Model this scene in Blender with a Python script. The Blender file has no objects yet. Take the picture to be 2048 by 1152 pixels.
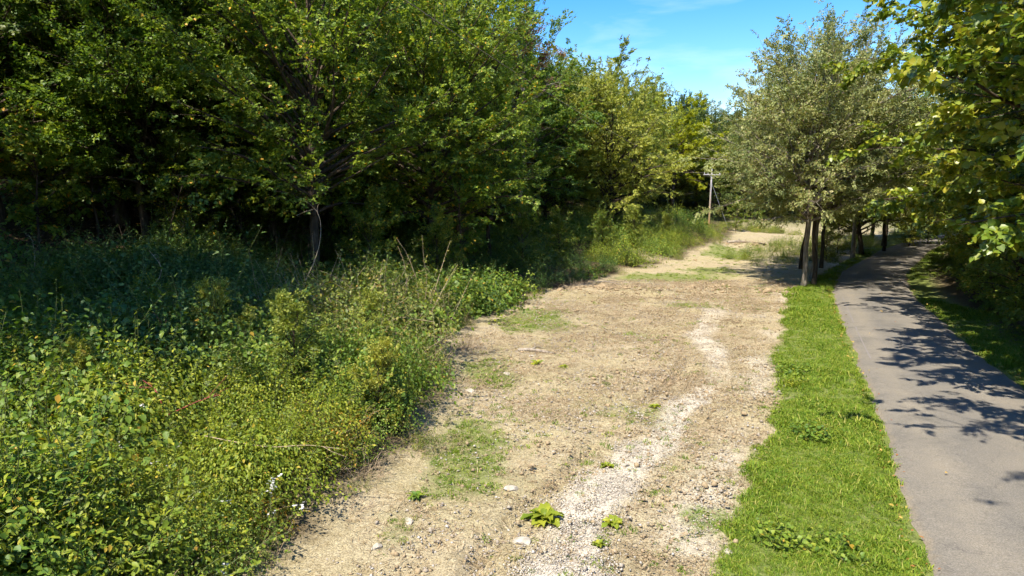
import bpy, math, random
import numpy as np
from mathutils import Vector

scene = bpy.context.scene
COL = scene.collection
R = math.radians

# ------------------------------------------------------------------ camera, sky, sun, exposure
cam_d = bpy.data.cameras.new('camera')
cam_d.sensor_width = 36.0
cam_d.lens = 24.0
cam_d.clip_end = 2000.0
cam = bpy.data.objects.new('camera', cam_d)
COL.objects.link(cam)
cam.location = (0.0, 0.0, 5.0)
cam.rotation_euler = (R(90.0 - 7.8), 0.0, 0.0)
scene.camera = cam

SUN_AZ = R(-147.0)          # clockwise from +Y (the camera looks along +Y)
SUN_EL = R(57.0)
sun_vec = Vector((math.sin(SUN_AZ) * math.cos(SUN_EL), math.cos(SUN_AZ) * math.cos(SUN_EL), math.sin(SUN_EL)))

world = bpy.data.worlds.new('World')
scene.world = world
world.use_nodes = True
wn, wl = world.node_tree.nodes, world.node_tree.links
bg = wn['Background']
sky = wn.new('ShaderNodeTexSky')
sky.sky_type = 'NISHITA'
sky.sun_disc = False
sky.sun_elevation = SUN_EL
sky.sun_rotation = SUN_AZ
sky.air_density = 1.15
sky.dust_density = 0.15
sky.ozone_density = 2.6
tc = wn.new('ShaderNodeTexCoord')
mp = wn.new('ShaderNodeMapping'); mp.inputs['Scale'].default_value = (1.1, 1.0, 7.0); mp.inputs['Rotation'].default_value = (0.0, R(-7), R(20))
wl.new(tc.outputs['Generated'], mp.inputs['Vector'])
cn = wn.new('ShaderNodeTexNoise'); cn.inputs['Scale'].default_value = 2.3; cn.inputs['Detail'].default_value = 7.0; cn.inputs['Roughness'].default_value = 0.55; cn.inputs['Distortion'].default_value = 0.6
wl.new(mp.outputs[0], cn.inputs['Vector'])
cr = wn.new('ShaderNodeMapRange'); cr.inputs['From Min'].default_value = 0.44; cr.inputs['From Max'].default_value = 0.78
cr.inputs['To Max'].default_value = 0.42
wl.new(cn.outputs['Fac'], cr.inputs['Value'])
hs = wn.new('ShaderNodeHueSaturation'); hs.inputs['Saturation'].default_value = 1.5; hs.inputs['Hue'].default_value = 0.512; hs.inputs['Value'].default_value = 1.0
wl.new(sky.outputs[0], hs.inputs['Color'])
cm = wn.new('ShaderNodeMix'); cm.data_type = 'RGBA'
wl.new(cr.outputs[0], cm.inputs['Factor']); wl.new(hs.outputs[0], cm.inputs[6]); cm.inputs[7].default_value = (5.6, 6.1, 6.8, 1)
wl.new(cm.outputs[2], bg.inputs['Color'])
bg.inputs['Strength'].default_value = 0.12

sun_d = bpy.data.lights.new('sun', 'SUN')
sun_d.energy = 5.0
sun_d.angle = R(0.55)
sun_d.color = (1.0, 0.93, 0.82)
sun = bpy.data.objects.new('sun', sun_d)
COL.objects.link(sun)
sun.rotation_euler = (-sun_vec).to_track_quat('-Z', 'Y').to_euler()

vs = scene.view_settings
vs.view_transform = 'Standard'; vs.look = 'None'; vs.gamma = 1.0; vs.use_curve_mapping = False
vs.exposure = 1.18
cy = scene.cycles
cy.max_bounces = 6; cy.diffuse_bounces = 5; cy.glossy_bounces = 1; cy.transmission_bounces = 5; cy.transparent_max_bounces = 2
cy.use_adaptive_sampling = True; cy.adaptive_threshold = 0.04; cy.adaptive_min_samples = 16
cy.use_denoising = True
cy.caustics_reflective = False; cy.caustics_refractive = False

# ------------------------------------------------------------------ noise and terrain
def _hash(ix, iy, seed):
    n = (ix.astype(np.int64) * 374761393 + iy.astype(np.int64) * 668265263 + seed * 974634777) & 0x7fffffff
    n = ((n ^ (n >> 13)) * 1274126177) & 0x7fffffff
    return ((n ^ (n >> 16)) & 0xffff) / 65535.0

def vnoise(x, y, seed=0):
    x = np.asarray(x, float); y = np.asarray(y, float)
    ix, iy = np.floor(x), np.floor(y)
    fx, fy = x - ix, y - iy
    fx = fx * fx * (3 - 2 * fx); fy = fy * fy * (3 - 2 * fy)
    a, b = _hash(ix, iy, seed), _hash(ix + 1, iy, seed)
    c, d = _hash(ix, iy + 1, seed), _hash(ix + 1, iy + 1, seed)
    return (a * (1 - fx) + b * fx) * (1 - fy) + (c * (1 - fx) + d * fx) * fy

def fbm(x, y, seed=0, octv=4, gain=0.5):
    s, a, t = 0.0, 1.0, 0.0
    for i in range(octv):
        s = s + a * vnoise(np.asarray(x) * 2 ** i + 17.3 * i, np.asarray(y) * 2 ** i - 9.1 * i, seed + i)
        t += a; a *= gain
    return s / t

def sstep(a, b, x):
    t = np.clip((np.asarray(x, float) - a) / (b - a), 0, 1)
    return t * t * (3 - 2 * t)

def smooth_curve(ys, xs, k=31):
    yy = np.linspace(-40, 220, 2601)
    # linear extrapolation at both ends
    xx = np.interp(yy, ys, xs)
    lo, hi = yy < ys[0], yy > ys[-1]
    xx[lo] = xs[0] + (yy[lo] - ys[0]) * (xs[1] - xs[0]) / (ys[1] - ys[0])
    xx[hi] = xs[-1] + (yy[hi] - ys[-1]) * (xs[-1] - xs[-2]) / (ys[-1] - ys[-2])
    ker = np.hanning(k); ker /= ker.sum()
    xs2 = np.convolve(np.pad(xx, k // 2, mode='edge'), ker, 'valid')
    return lambda y: np.interp(y, yy, xs2)

road_l = smooth_curve([0, 8.9, 16.5, 22.5, 35.4, 45.2, 52.5, 63.8, 75, 90], [1.75, 5.6, 8.9, 11.25, 16.6, 21.8, 26.9, 34.6, 43.5, 58], 81)
verge_l = smooth_curve([0, 5, 8.9, 10.9, 13.8, 16.5, 20.4, 26.9, 36, 39, 52, 64], [-1.2, 1.0, 2.9, 3.8, 5.5, 6.7, 8.0, 10.9, 14.9, 17.2, 25.6, 33.3], 15)
bank_l = smooth_curve([0, 8, 10.3, 14.4, 18, 21.7, 27, 32, 39, 50, 65, 80, 100], [-4.2, -2.8, -1.9, -0.9, -1.4, -1.9, -0.8, 1.5, 5.2, 12.0, 20.5, 26.5, 33], 21)
ROAD_W = 3.95

def road_q(x, y):
    """signed distance right of the road's left edge"""
    t = (road_l(y + 0.5) - road_l(y - 0.5))
    return (x - road_l(y)) / np.sqrt(1 + t * t)

def softp(x, k=0.6):
    return k * np.logaddexp(0, np.asarray(x, float) / k)

def in_dirt(x, y):
    """1 inside the cleared dirt yard"""
    n = (fbm(x * 0.55, y * 0.55, 11, 4) - 0.5)
    e1 = sstep(-0.35, 0.35, x - bank_l(y) + n * 1.6)
    e2 = 1 - sstep(-0.18, 0.18, x - verge_l(y) + (fbm(x * 1.3, y * 1.3, 12, 4) - 0.5) * 0.9)
    return e1 * e2

def path_x(y):
    return np.interp(y, [4, 8.9, 9.5, 11.5, 13.5, 15.5, 18.5, 21, 23.5, 27, 31], [0.3, 0.72, 0.9, 2.0, 3.0, 4.0, 5.75, 6.5, 6.75, 8.0, 9.4])

def gravel_amt(x, y):
    w = np.interp(y, [8, 9.5, 11, 14, 17, 21, 24, 31], [0.6, 0.55, 0.6, 0.4, 0.42, 0.6, 0.55, 0.6])
    d = np.abs(x - path_x(y) + (fbm(x * 0.9, y * 0.5, 21, 3) - 0.5) * 0.7)
    core = 1 - sstep(w * 0.55, w * 1.1, d)
    patch = sstep(0.38, 0.62, fbm(x * 0.45 + 3.1, y * 0.33, 22, 3) + 0.22 * (y < 10.6))
    edge = (1 - sstep(0.0, 0.9, np.abs(x - verge_l(y) + 0.55))) * 0.55 * sstep(0.4, 0.6, fbm(x * 0.5, y * 0.5, 23, 3))
    return np.clip(core * (0.4 + 0.6 * patch) * (1 - sstep(27, 33, y)) * np.interp(y, [10, 12, 14, 20], [1, 0.8, 1.0, 0.9]) + edge, 0, 1)

def green_amt(x, y):
    n = fbm(x * 0.9, y * 0.9, 31, 4)
    g = np.zeros_like(np.asarray(x, float))
    for (cx, cy_, sx, sy, a) in ((-0.9, 12.6, 1.1, 2.1, 1.0), (0.9, 27.2, 1.7, 2.6, 1.0), (-0.6, 18.6, 0.9, 2.0, 0.8), (9.5, 41.0, 3.6, 2.2, 1.0),
                                 (13.2, 44.5, 2.5, 2.4, 0.8), (17.5, 58.0, 3.0, 6.0, 0.9), (3.0, 10.0, 0.5, 0.6, 0.7), (2.6, 15.0, 2.0, 1.6, 0.35),
                                 (7.5, 30.5, 2.0, 1.2, 0.5), (13.5, 37.2, 1.5, 0.8, 0.5), (5.0, 24.0, 1.5, 1.0, 0.35), (-1.9, 9.6, 0.8, 0.6, 0.6), (5.6, 13.3, 0.6, 0.9, .4)):
        g = np.maximum(g, a * np.exp(-((x - cx) / sx) ** 2 - ((y - cy_) / sy) ** 2))
    return np.clip(sstep(0.46, 0.85, g * 0.75 + n * 0.6) * (g > 0.02), 0, 1)

def height(x, y):
    x = np.asarray(x, float); y = np.asarray(y, float)
    dl = bank_l(y) - x
    near = 0.118 * softp(dl, 0.5)
    hill = 0.27 * softp(dl - 18.0, 2.0)
    hill = 34.0 * np.tanh(hill / 34.0)
    z = near * (1 - sstep(40, 90, dl)) + hill + 4.0 * sstep(40, 90, dl)
    q = road_q(x, y)
    r = 0.30 * softp(q - ROAD_W - 1.3, 0.35)
    z = z + 13.0 * np.tanh(r / 13.0)
    z = z + 26.0 * np.tanh(0.25 * softp(y - 112.0, 5.0) / 26.0)
    # heaps and mounds
    z = z + 1.9 * np.exp(-((x - 14.9) / 4.0) ** 2 - ((y - 67) / 7.0) ** 2)
    z = z + 0.45 * np.exp(-((x + 4.2) / 1.6) ** 2 - ((y - 13.5) / 3.2) ** 2)
    z = z + 0.5 * np.exp(-((x + 3.4) / 1.4) ** 2 - ((y - 20.0) / 2.6) ** 2)
    z = z + 0.30 * np.exp(-((y - 34.6 - 0.06 * (x - 7)) / 0.9) ** 2) * sstep(2, 4, x) * (1 - sstep(11, 14, x))
    z = z + 0.45 * np.exp(-((x - 22.6) / 1.6) ** 2 - ((y - 64.0) / 1.2) ** 2)
    onroad = sstep(-0.45, 0.0, q) * (1 - sstep(ROAD_W, ROAD_W + 0.5, q))
    verge = sstep(-0.1, 0.35, x - verge_l(y)) * (1 - sstep(-0.4, 0.0, q))
    wild = sstep(0.0, 2.5, dl) + sstep(ROAD_W + 0.6, ROAD_W + 2.5, q)
    z = z + 0.07 * verge
    z = z + (fbm(x * 0.16, y * 0.16, 1, 3) - 0.5) * (0.25 + 0.9 * np.clip(wild, 0, 1)) * (1 - onroad)
    z = z + 2.1 * (fbm(x * 0.36 + 5, y * 0.36, 6, 2) - 0.5) * sstep(0.8, 3.0, dl) * (1 - sstep(11, 15, dl)) * (1 - sstep(34, 44, y))
    d = in_dirt(x, y) * (1 - onroad)
    n1 = fbm(x * 0.9, y * 0.9, 2, 4) - 0.5
    n2 = fbm(x * 4.5, y * 4.5, 3, 3) - 0.5
    # old wheel ruts running along the yard
    u = x - (path_x(y) - 1.15)
    rut = np.exp(-(u / 0.16) ** 2) * sstep(0.42, 0.6, fbm(x * 0.3, y * 0.3, 5, 2)) * (y < 30)
    z = z + d * (0.13 * n1 + 0.075 * n2 - 0.15 * rut + 0.03 * gravel_amt(x, y))
    z = z + (1 - d) * (1 - onroad) * 0.10 * n1
    return z - 0.05 * onroad

def hz(x, y):
    return float(height(np.array([x]), np.array([y]))[0])

# ------------------------------------------------------------------ mesh and object helpers
def mesh_np(name, verts, faces_list, mats=(), attrs=None, smooth=False):
    """faces_list: list of (k x n) int arrays (n = 3 or 4)"""
    me = bpy.data.meshes.new(name)
    verts = np.asarray(verts, np.float32)
    me.vertices.add(len(verts)); me.vertices.foreach_set('co', verts.ravel())
    loops = np.concatenate([f.ravel() for f in faces_list]).astype(np.int32)
    sizes = np.concatenate([np.full(len(f), f.shape[1], np.int32) for f in faces_list])
    starts = np.concatenate([[0], np.cumsum(sizes)[:-1]]).astype(np.int32)
    me.loops.add(len(loops)); me.loops.foreach_set('vertex_index', loops)
    me.polygons.add(len(sizes)); me.polygons.foreach_set('loop_start', starts); me.polygons.foreach_set('loop_total', sizes)
    if smooth:
        me.polygons.foreach_set('use_smooth', np.ones(len(sizes), bool))
    for m in mats: me.materials.append(m)
    for k, v in (attrs or {}).items():
        a = me.attributes.new(k, 'FLOAT', 'POINT'); a.data.foreach_set('value', np.asarray(v, np.float32))
    me.update(calc_edges=True)
    return me

def add(name, me, parent=None, loc=None, rot=None, scale=None, label=None, cat=None, group=None, kind=None):
    o = bpy.data.objects.new(name, me)
    COL.objects.link(o)
    if parent is not None: o.parent = parent
    if loc is not None: o.location = loc
    if rot is not None: o.rotation_euler = rot
    if scale is not None: o.scale = (scale,) * 3 if isinstance(scale, (int, float)) else scale
    if label: o['label'] = label
    if cat: o['category'] = cat
    if group: o['group'] = group
    if kind: o['kind'] = kind
    return o

def tube(path, rad, sides=6, cap=False):
    path = np.asarray(path, float); n = len(path)
    rad = np.broadcast_to(np.asarray(rad, float), (n,))
    t = np.gradient(path, axis=0); t /= np.linalg.norm(t, axis=1)[:, None] + 1e-9
    ref = np.array([0.0, 0.0, 1.0]) if abs(t[:, 2]).mean() < 0.8 else np.array([1.0, 0.0, 0.0])
    a = np.cross(t, ref); a /= np.linalg.norm(a, axis=1)[:, None] + 1e-9
    b = np.cross(t, a)
    th = np.linspace(0, 2 * np.pi, sides, endpoint=False)
    v = path[:, None, :] + rad[:, None, None] * (np.cos(th)[None, :, None] * a[:, None, :] + np.sin(th)[None, :, None] * b[:, None, :])
    i = np.arange(n - 1)[:, None] * sides; j = np.arange(sides)[None, :]; j2 = (j + 1) % sides
    f = np.stack([i + j, i + j2, i + sides + j2, i + sides + j], -1).reshape(-1, 4)
    return v.reshape(-1, 3), f

class Acc:
    def __init__(s): s.v, s.f, s.n, s.a = [], {3: [], 4: []}, 0, []
    def add(s, v, f, tint=0.5):
        s.v.append(v); s.f[f.shape[1]].append(f + s.n); s.n += len(v)
        s.a.append(np.broadcast_to(np.asarray(tint, float), (len(v),)))
    def mesh(s, name, mats, smooth=False):
        fl = [np.concatenate(x) for x in s.f.values() if x]
        return mesh_np(name, np.concatenate(s.v), fl, mats, {'tint': np.concatenate(s.a)}, smooth)

# ------------------------------------------------------------------ materials
def new_mat(name):
    m = bpy.data.materials.new(name); m.use_nodes = True
    return m, m.node_tree.nodes, m.node_tree.links, m.node_tree.nodes['Principled BSDF']

def ramp(nodes, stops, interp='LINEAR'):
    r = nodes.new('ShaderNodeValToRGB'); r.color_ramp.interpolation = interp
    el = r.color_ramp.elements
    while len(el) < len(stops): el.new(0.5)
    for e, (p, c) in zip(el, stops): e.position = p; e.color = (*c, 1)
    return r

def leaf_mat(name, stops, transl=0.35, rough=0.5, spec=0.3, warm=(1.25, 1.2, 0.5), objvar=0.16, hue=(1.32, 1.1)):
    m, n, l, p = new_mat(name)
    at = n.new('ShaderNodeAttribute'); at.attribute_name = 'tint'
    if warm != (1, 1, 1): stops = [(p_, (c_[0] * hue[0], c_[1] * hue[1], c_[2])) for p_, c_ in stops]
    rp = ramp(n, stops); l.new(at.outputs['Fac'], rp.inputs[0])
    oi = n.new('ShaderNodeObjectInfo')
    mr = n.new('ShaderNodeMapRange'); mr.inputs['To Min'].default_value = 1 - objvar; mr.inputs['To Max'].default_value = 1 + objvar
    l.new(oi.outputs['Random'], mr.inputs['Value'])
    h = n.new('ShaderNodeHueSaturation'); l.new(rp.outputs[0], h.inputs['Color']); l.new(mr.outputs[0], h.inputs['Value'])
    mh = n.new('ShaderNodeMapRange'); mh.inputs['To Min'].default_value = 0.515; mh.inputs['To Max'].default_value = 0.485
    l.new(oi.outputs['Random'], mh.inputs['Value']); l.new(mh.outputs[0], h.inputs['Hue'])
    l.new(h.outputs[0], p.inputs['Base Color'])
    p.inputs['Roughness'].default_value = rough; p.inputs['Specular IOR Level'].default_value = spec
    tr = n.new('ShaderNodeBsdfTranslucent')
    mm = n.new('ShaderNodeMix'); mm.data_type = 'RGBA'; mm.blend_type = 'MULTIPLY'; mm.inputs['Factor'].default_value = 1
    l.new(h.outputs[0], mm.inputs[6]); mm.inputs[7].default_value = (*warm, 1)
    l.new(mm.outputs[2], tr.inputs['Color'])
    mx = n.new('ShaderNodeMixShader'); mx.inputs[0].default_value = transl
    l.new(p.outputs[0], mx.inputs[1]); l.new(tr.outputs[0], mx.inputs[2])
    l.new(mx.outputs[0], n['Material Output'].inputs['Surface'])
    return m

def bark_mat(name, c1, c2, c3, scale=6.0, bump=0.6):
    m, n, l, p = new_mat(name)
    t = n.new('ShaderNodeTexCoord'); mp = n.new('ShaderNodeMapping'); mp.inputs['Scale'].default_value = (scale, scale, scale * 0.22)
    l.new(t.outputs['Object'], mp.inputs[0])
    a = n.new('ShaderNodeTexNoise'); a.inputs['Scale'].default_value = 1.6; a.inputs['Detail'].default_value = 6; a.inputs['Roughness'].default_value = 0.65
    l.new(mp.outputs[0], a.inputs['Vector'])
    b = n.new('ShaderNodeTexNoise'); b.inputs['Scale'].default_value = 0.9; b.inputs['Detail'].default_value = 3
    l.new(t.outputs['Object'], b.inputs['Vector'])
    rp = ramp(n, [(0.3, c1), (0.55, c2), (0.75, c3)]); l.new(a.outputs['Fac'], rp.inputs[0])
    mx = n.new('ShaderNodeMix'); mx.data_type = 'RGBA'; mx.blend_type = 'MULTIPLY'; mx.inputs['Factor'].default_value = 0.6
    r2 = ramp(n, [(0.35, (0.55, 0.6, 0.5)), (0.65, (1.15, 1.1, 1.05))]); l.new(b.outputs['Fac'], r2.inputs[0])
    l.new(rp.outputs[0], mx.inputs[6]); l.new(r2.outputs[0], mx.inputs[7]); l.new(mx.outputs[2], p.inputs['Base Color'])
    bp = n.new('ShaderNodeBump'); bp.inputs['Strength'].default_value = bump; bp.inputs['Distance'].default_value = 0.03
    l.new(a.outputs['Fac'], bp.inputs['Height']); l.new(bp.outputs[0], p.inputs['Normal'])
    p.inputs['Roughness'].default_value = 0.9; p.inputs['Specular IOR Level'].default_value = 0.15
    return m

def plain_mat(name, c, rough=0.8, var=0.25, scale=20.0, metallic=0.0, spec=0.3):
    m, n, l, p = new_mat(name)
    t = n.new('ShaderNodeTexCoord')
    a = n.new('ShaderNodeTexNoise'); a.inputs['Scale'].default_value = scale; a.inputs['Detail'].default_value = 4
    l.new(t.outputs['Object'], a.inputs['Vector'])
    oi = n.new('ShaderNodeObjectInfo')
    rp = ramp(n, [(0.25, tuple(x * (1 - var) for x in c)), (0.75, tuple(min(1, x * (1 + var)) for x in c))]); l.new(a.outputs['Fac'], rp.inputs[0])
    l.new(rp.outputs[0], p.inputs['Base Color'])
    bp = n.new('ShaderNodeBump'); bp.inputs['Strength'].default_value = 0.4; bp.inputs['Distance'].default_value = 0.01
    l.new(a.outputs['Fac'], bp.inputs['Height']); l.new(bp.outputs[0], p.inputs['Normal'])
    p.inputs['Roughness'].default_value = rough; p.inputs['Metallic'].default_value = metallic; p.inputs['Specular IOR Level'].default_value = spec
    return m

def tint_mat(name, stops, rough=0.85):
    m, n, l, p = new_mat(name)
    at = n.new('ShaderNodeAttribute'); at.attribute_name = 'tint'
    rp = ramp(n, stops); l.new(at.outputs['Fac'], rp.inputs[0]); l.new(rp.outputs[0], p.inputs['Base Color'])
    p.inputs['Roughness'].default_value = rough; p.inputs['Specular IOR Level'].default_value = 0.2
    return m

M = {}
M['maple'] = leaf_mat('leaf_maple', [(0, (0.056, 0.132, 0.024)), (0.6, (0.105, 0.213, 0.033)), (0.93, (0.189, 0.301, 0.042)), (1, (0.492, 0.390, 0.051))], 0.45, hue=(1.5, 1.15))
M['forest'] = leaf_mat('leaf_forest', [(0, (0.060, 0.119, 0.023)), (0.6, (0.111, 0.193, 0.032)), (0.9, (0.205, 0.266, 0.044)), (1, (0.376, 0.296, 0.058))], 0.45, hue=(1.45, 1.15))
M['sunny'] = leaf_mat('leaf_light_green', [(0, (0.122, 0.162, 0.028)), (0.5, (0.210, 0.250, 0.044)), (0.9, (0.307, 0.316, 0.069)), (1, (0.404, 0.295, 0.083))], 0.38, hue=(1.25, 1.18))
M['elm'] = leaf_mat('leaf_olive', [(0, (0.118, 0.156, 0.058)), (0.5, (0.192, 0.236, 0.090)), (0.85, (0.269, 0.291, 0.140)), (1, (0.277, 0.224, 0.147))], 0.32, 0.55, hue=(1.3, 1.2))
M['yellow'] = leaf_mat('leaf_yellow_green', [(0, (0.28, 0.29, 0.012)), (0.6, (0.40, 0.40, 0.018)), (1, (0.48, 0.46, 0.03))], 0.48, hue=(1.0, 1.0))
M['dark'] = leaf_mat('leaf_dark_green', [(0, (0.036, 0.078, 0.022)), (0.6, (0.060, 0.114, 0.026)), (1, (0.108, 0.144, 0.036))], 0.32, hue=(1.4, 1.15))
M['brown'] = leaf_mat('leaf_brown', [(0, (0.06, 0.06, 0.03)), (0.4, (0.12, 0.085, 0.05)), (1, (0.2, 0.14, 0.09))], 0.2)
M['heart'] = leaf_mat('leaf_heart', [(0, (0.073, 0.142, 0.016)), (0.6, (0.132, 0.220, 0.023)), (0.93, (0.238, 0.283, 0.035)), (1, (0.396, 0.258, 0.035))], 0.36, 0.38, 0.45, hue=(1.5, 1.18))
M['weed_blue'] = leaf_mat('leaf_blue_green', [(0, (0.039, 0.084, 0.020)), (0.6, (0.071, 0.134, 0.031)), (1, (0.143, 0.190, 0.041))], 0.3, hue=(1.12, 1.14))
M['weed_mid'] = leaf_mat('leaf_mid_green', [(0, (0.060, 0.118, 0.017)), (0.6, (0.108, 0.189, 0.024)), (0.97, (0.192, 0.248, 0.033)), (1, (0.336, 0.236, 0.033))], 0.35, hue=(1.22, 1.14))
M['weed_yel'] = leaf_mat('leaf_lime', [(0, (0.101, 0.146, 0.013)), (0.6, (0.179, 0.235, 0.022)), (0.97, (0.280, 0.302, 0.033)), (1, (0.358, 0.269, 0.033))], 0.36, hue=(1.2, 1.14))
M['weed_olive'] = leaf_mat('leaf_tan_green', [(0, (0.09, 0.12, 0.022)), (0.5, (0.15, 0.19, 0.035)), (0.9, (0.23, 0.23, 0.06)), (1, (0.3, 0.2, 0.05))], 0.34, hue=(1.1, 1.08))
M['grass'] = leaf_mat('grass_blade', [(0, (0.080, 0.145, 0.012)), (0.6, (0.150, 0.220, 0.020)), (0.95, (0.230, 0.260, 0.040)), (1, (0.30, 0.28, 0.08))], 0.32, 0.55, 0.2, hue=(1.12, 1.12))
M['straw'] = leaf_mat('dry_straw', [(0, (0.156, 0.109, 0.055)), (0.5, (0.297, 0.218, 0.117)), (1, (0.453, 0.368, 0.235))], 0.1, 0.7, 0.15, (1, 1, 1))
M['flower'] = leaf_mat('white_flower', [(0, (0.5, 0.5, 0.44)), (1, (0.7, 0.7, 0.66))], 0.3, 0.6, 0.2, (1, 1, 1), 0.05)
M['bark'] = bark_mat('bark_grey_brown', (0.03, 0.022, 0.015), (0.085, 0.063, 0.045), (0.16, 0.125, 0.095))
M['bark_pale'] = bark_mat('bark_pale', (0.10, 0.085, 0.065), (0.26, 0.22, 0.18), (0.42, 0.38, 0.33), 4.0)
M['stem_red'] = plain_mat('red_stem', (0.30, 0.055, 0.055), 0.5)
M['stem_dry'] = plain_mat('dry_stem', (0.36, 0.27, 0.17), 0.8)
M['stem'] = plain_mat('green_stem', (0.09, 0.11, 0.03), 0.7)
M['stone'] = tint_mat('stone', [(0, (0.24, 0.19, 0.13)), (0.5, (0.298, 0.260, 0.211)), (1, (0.446, 0.422, 0.378))])
M['gravel'] = tint_mat('gravel_stone', [(0, (0.20, 0.165, 0.12)), (0.35, (0.40, 0.345, 0.27)), (1, (0.56, 0.50, 0.41))])
M['litter'] = leaf_mat('leaf_litter', [(0, (0.10, 0.05, 0.025)), (0.5, (0.22, 0.12, 0.06)), (1, (0.36, 0.23, 0.13))], 0.1, 0.7, 0.2, (1, 1, 1))
M['fallen'] = leaf_mat('fallen_leaf', [(0, (0.25, 0.09, 0.03)), (0.5, (0.36, 0.17, 0.04)), (1, (0.38, 0.28, 0.06))], 0.15, 0.6, 0.25, (1, 1, 1))
M['clod'] = plain_mat('dirt_clod', (0.26, 0.195, 0.115), 0.95, 0.35, 9.0, 0, 0.1)

def ground_material():
    m, n, l, p = new_mat('ground')
    t = n.new('ShaderNodeTexCoord')
    def noise(scale, det=4, rough=0.55, dist=0.0, vec=None):
        a = n.new('ShaderNodeTexNoise'); a.inputs['Scale'].default_value = scale; a.inputs['Detail'].default_value = det
        a.inputs['Roughness'].default_value = rough; a.inputs['Distortion'].default_value = dist
        l.new(vec or t.outputs['Object'], a.inputs['Vector']); return a.outputs['Fac']
    def attr(name):
        a = n.new('ShaderNodeAttribute'); a.attribute_name = name; return a.outputs['Fac']
    def mix(f, a, b, mode='MIX'):
        x = n.new('ShaderNodeMix'); x.data_type = 'RGBA'; x.blend_type = mode
        if isinstance(f, (int, float)): x.inputs['Factor'].default_value = f
        else: l.new(f, x.inputs['Factor'])
        for s, k in ((a, 6), (b, 7)):
            if isinstance(s, tuple): x.inputs[k].default_value = (*s, 1)
            else: l.new(s, x.inputs[k])
        return x.outputs[2]
    def rng(v, a, b, c=0.0, d=1.0):
        x = n.new('ShaderNodeMapRange'); x.inputs['From Min'].default_value = a; x.inputs['From Max'].default_value = b
        x.inputs['To Min'].default_value = c; x.inputs['To Max'].default_value = d; l.new(v, x.inputs['Value']); return x.outputs[0]
    big, mid, fine, vfine = noise(0.35, 4), noise(2.2, 6, 0.65, 0.4), noise(11, 6, 0.7, 0.5), noise(38, 4, 0.7)
    dirt = ramp(n, [(0.30, (0.145, 0.104, 0.055)), (0.44, (0.256, 0.197, 0.109)), (0.56, (0.352, 0.287, 0.174)), (0.72, (0.484, 0.431, 0.300))]); l.new(fine, dirt.inputs[0])
    c = mix(rng(mid, 0.35, 0.7), dirt.outputs[0], (0.369, 0.313, 0.200))
    c = mix(rng(mid, 0.60, 0.74, 0, 0.55), c, (0.176, 0.130, 0.070))
    c = mix(rng(big, 0.42, 0.68, 0, 0.45), c, (0.291, 0.259, 0.114))       # dry olive turf tone
    sp = ramp(n, [(0.36, (0.45, 0.42, 0.38)), (0.5, (1, 1, 1)), (0.66, (1.45, 1.42, 1.35))]); l.new(vfine, sp.inputs[0])
    c = mix(0.85, c, sp.outputs[0], 'MULTIPLY')
    grv = ramp(n, [(0.34, (0.291, 0.245, 0.177)), (0.5, (0.487, 0.432, 0.337)), (0.68, (0.641, 0.599, 0.497))]); l.new(vfine, grv.inputs[0])
    c = mix(attr('gravel'), c, grv.outputs[0])
    gr = ramp(n, [(0.3, (0.06, 0.085, 0.015)), (0.55, (0.13, 0.17, 0.03)), (0.75, (0.22, 0.22, 0.07))]); l.new(fine, gr.inputs[0])
    c = mix(attr('green'), c, gr.outputs[0])
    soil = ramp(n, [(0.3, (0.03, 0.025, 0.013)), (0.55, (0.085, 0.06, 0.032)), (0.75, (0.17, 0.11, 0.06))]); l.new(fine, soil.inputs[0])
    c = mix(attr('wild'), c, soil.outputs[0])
    far = ramp(n, [(0.3, (0.03, 0.05, 0.014)), (0.7, (0.075, 0.10, 0.025))]); l.new(mid, far.inputs[0])
    c = mix(attr('far'), c, far.outputs[0])
    l.new(c, p.inputs['Base Color'])
    b1 = n.new('ShaderNodeBump'); b1.inputs['Strength'].default_value = 0.9; b1.inputs['Distance'].default_value = 0.05; l.new(fine, b1.inputs['Height'])
    b2 = n.new('ShaderNodeBump'); b2.inputs['Strength'].default_value = 0.8; b2.inputs['Distance'].default_value = 0.018; l.new(vfine, b2.inputs['Height']); l.new(b1.outputs[0], b2.inputs['Normal'])
    l.new(b2.outputs[0], p.inputs['Normal'])
    p.inputs['Roughness'].default_value = 0.95; p.inputs['Specular IOR Level'].default_value = 0.1
    return m

def graded(lo, hi, c0, c1, step, grow):
    a = list(np.arange(c0, c1, step)); s = step
    x = a[-1]
    while x < hi: s *= grow; x += s; a.append(x)
    s, x = step, c0
    while x > lo: s *= grow; x -= s; a.insert(0, x)
    return np.array(a)

# ------------------------------------------------------------------ ground and road
gx = graded(-700, 700, -4.0, 16.0, 0.095, 1.035)
gy = graded(-60, 900, 7.5, 24.0, 0.085, 1.016)
GX, GY = np.meshgrid(gx, gy)
GZ = height(GX, GY)
nx, ny = len(gx), len(gy)
ii = (np.arange(ny - 1)[:, None] * nx + np.arange(nx - 1)[None, :])
gf = np.stack([ii, ii + 1, ii + nx + 1, ii + nx], -1).reshape(-1, 4)
fx_, fy_ = GX.ravel(), GY.ravel()
fd = in_dirt(fx_, fy_)
fq = road_q(fx_, fy_)
fdl = bank_l(fy_) - fx_
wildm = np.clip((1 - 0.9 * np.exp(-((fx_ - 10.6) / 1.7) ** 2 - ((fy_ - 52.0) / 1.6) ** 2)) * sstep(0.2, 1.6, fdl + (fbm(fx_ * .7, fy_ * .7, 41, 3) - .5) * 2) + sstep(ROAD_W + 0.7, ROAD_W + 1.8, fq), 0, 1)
vergem = (1 - fd) * (1 - wildm) * sstep(-0.8, -0.2, fx_ - verge_l(fy_))
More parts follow.
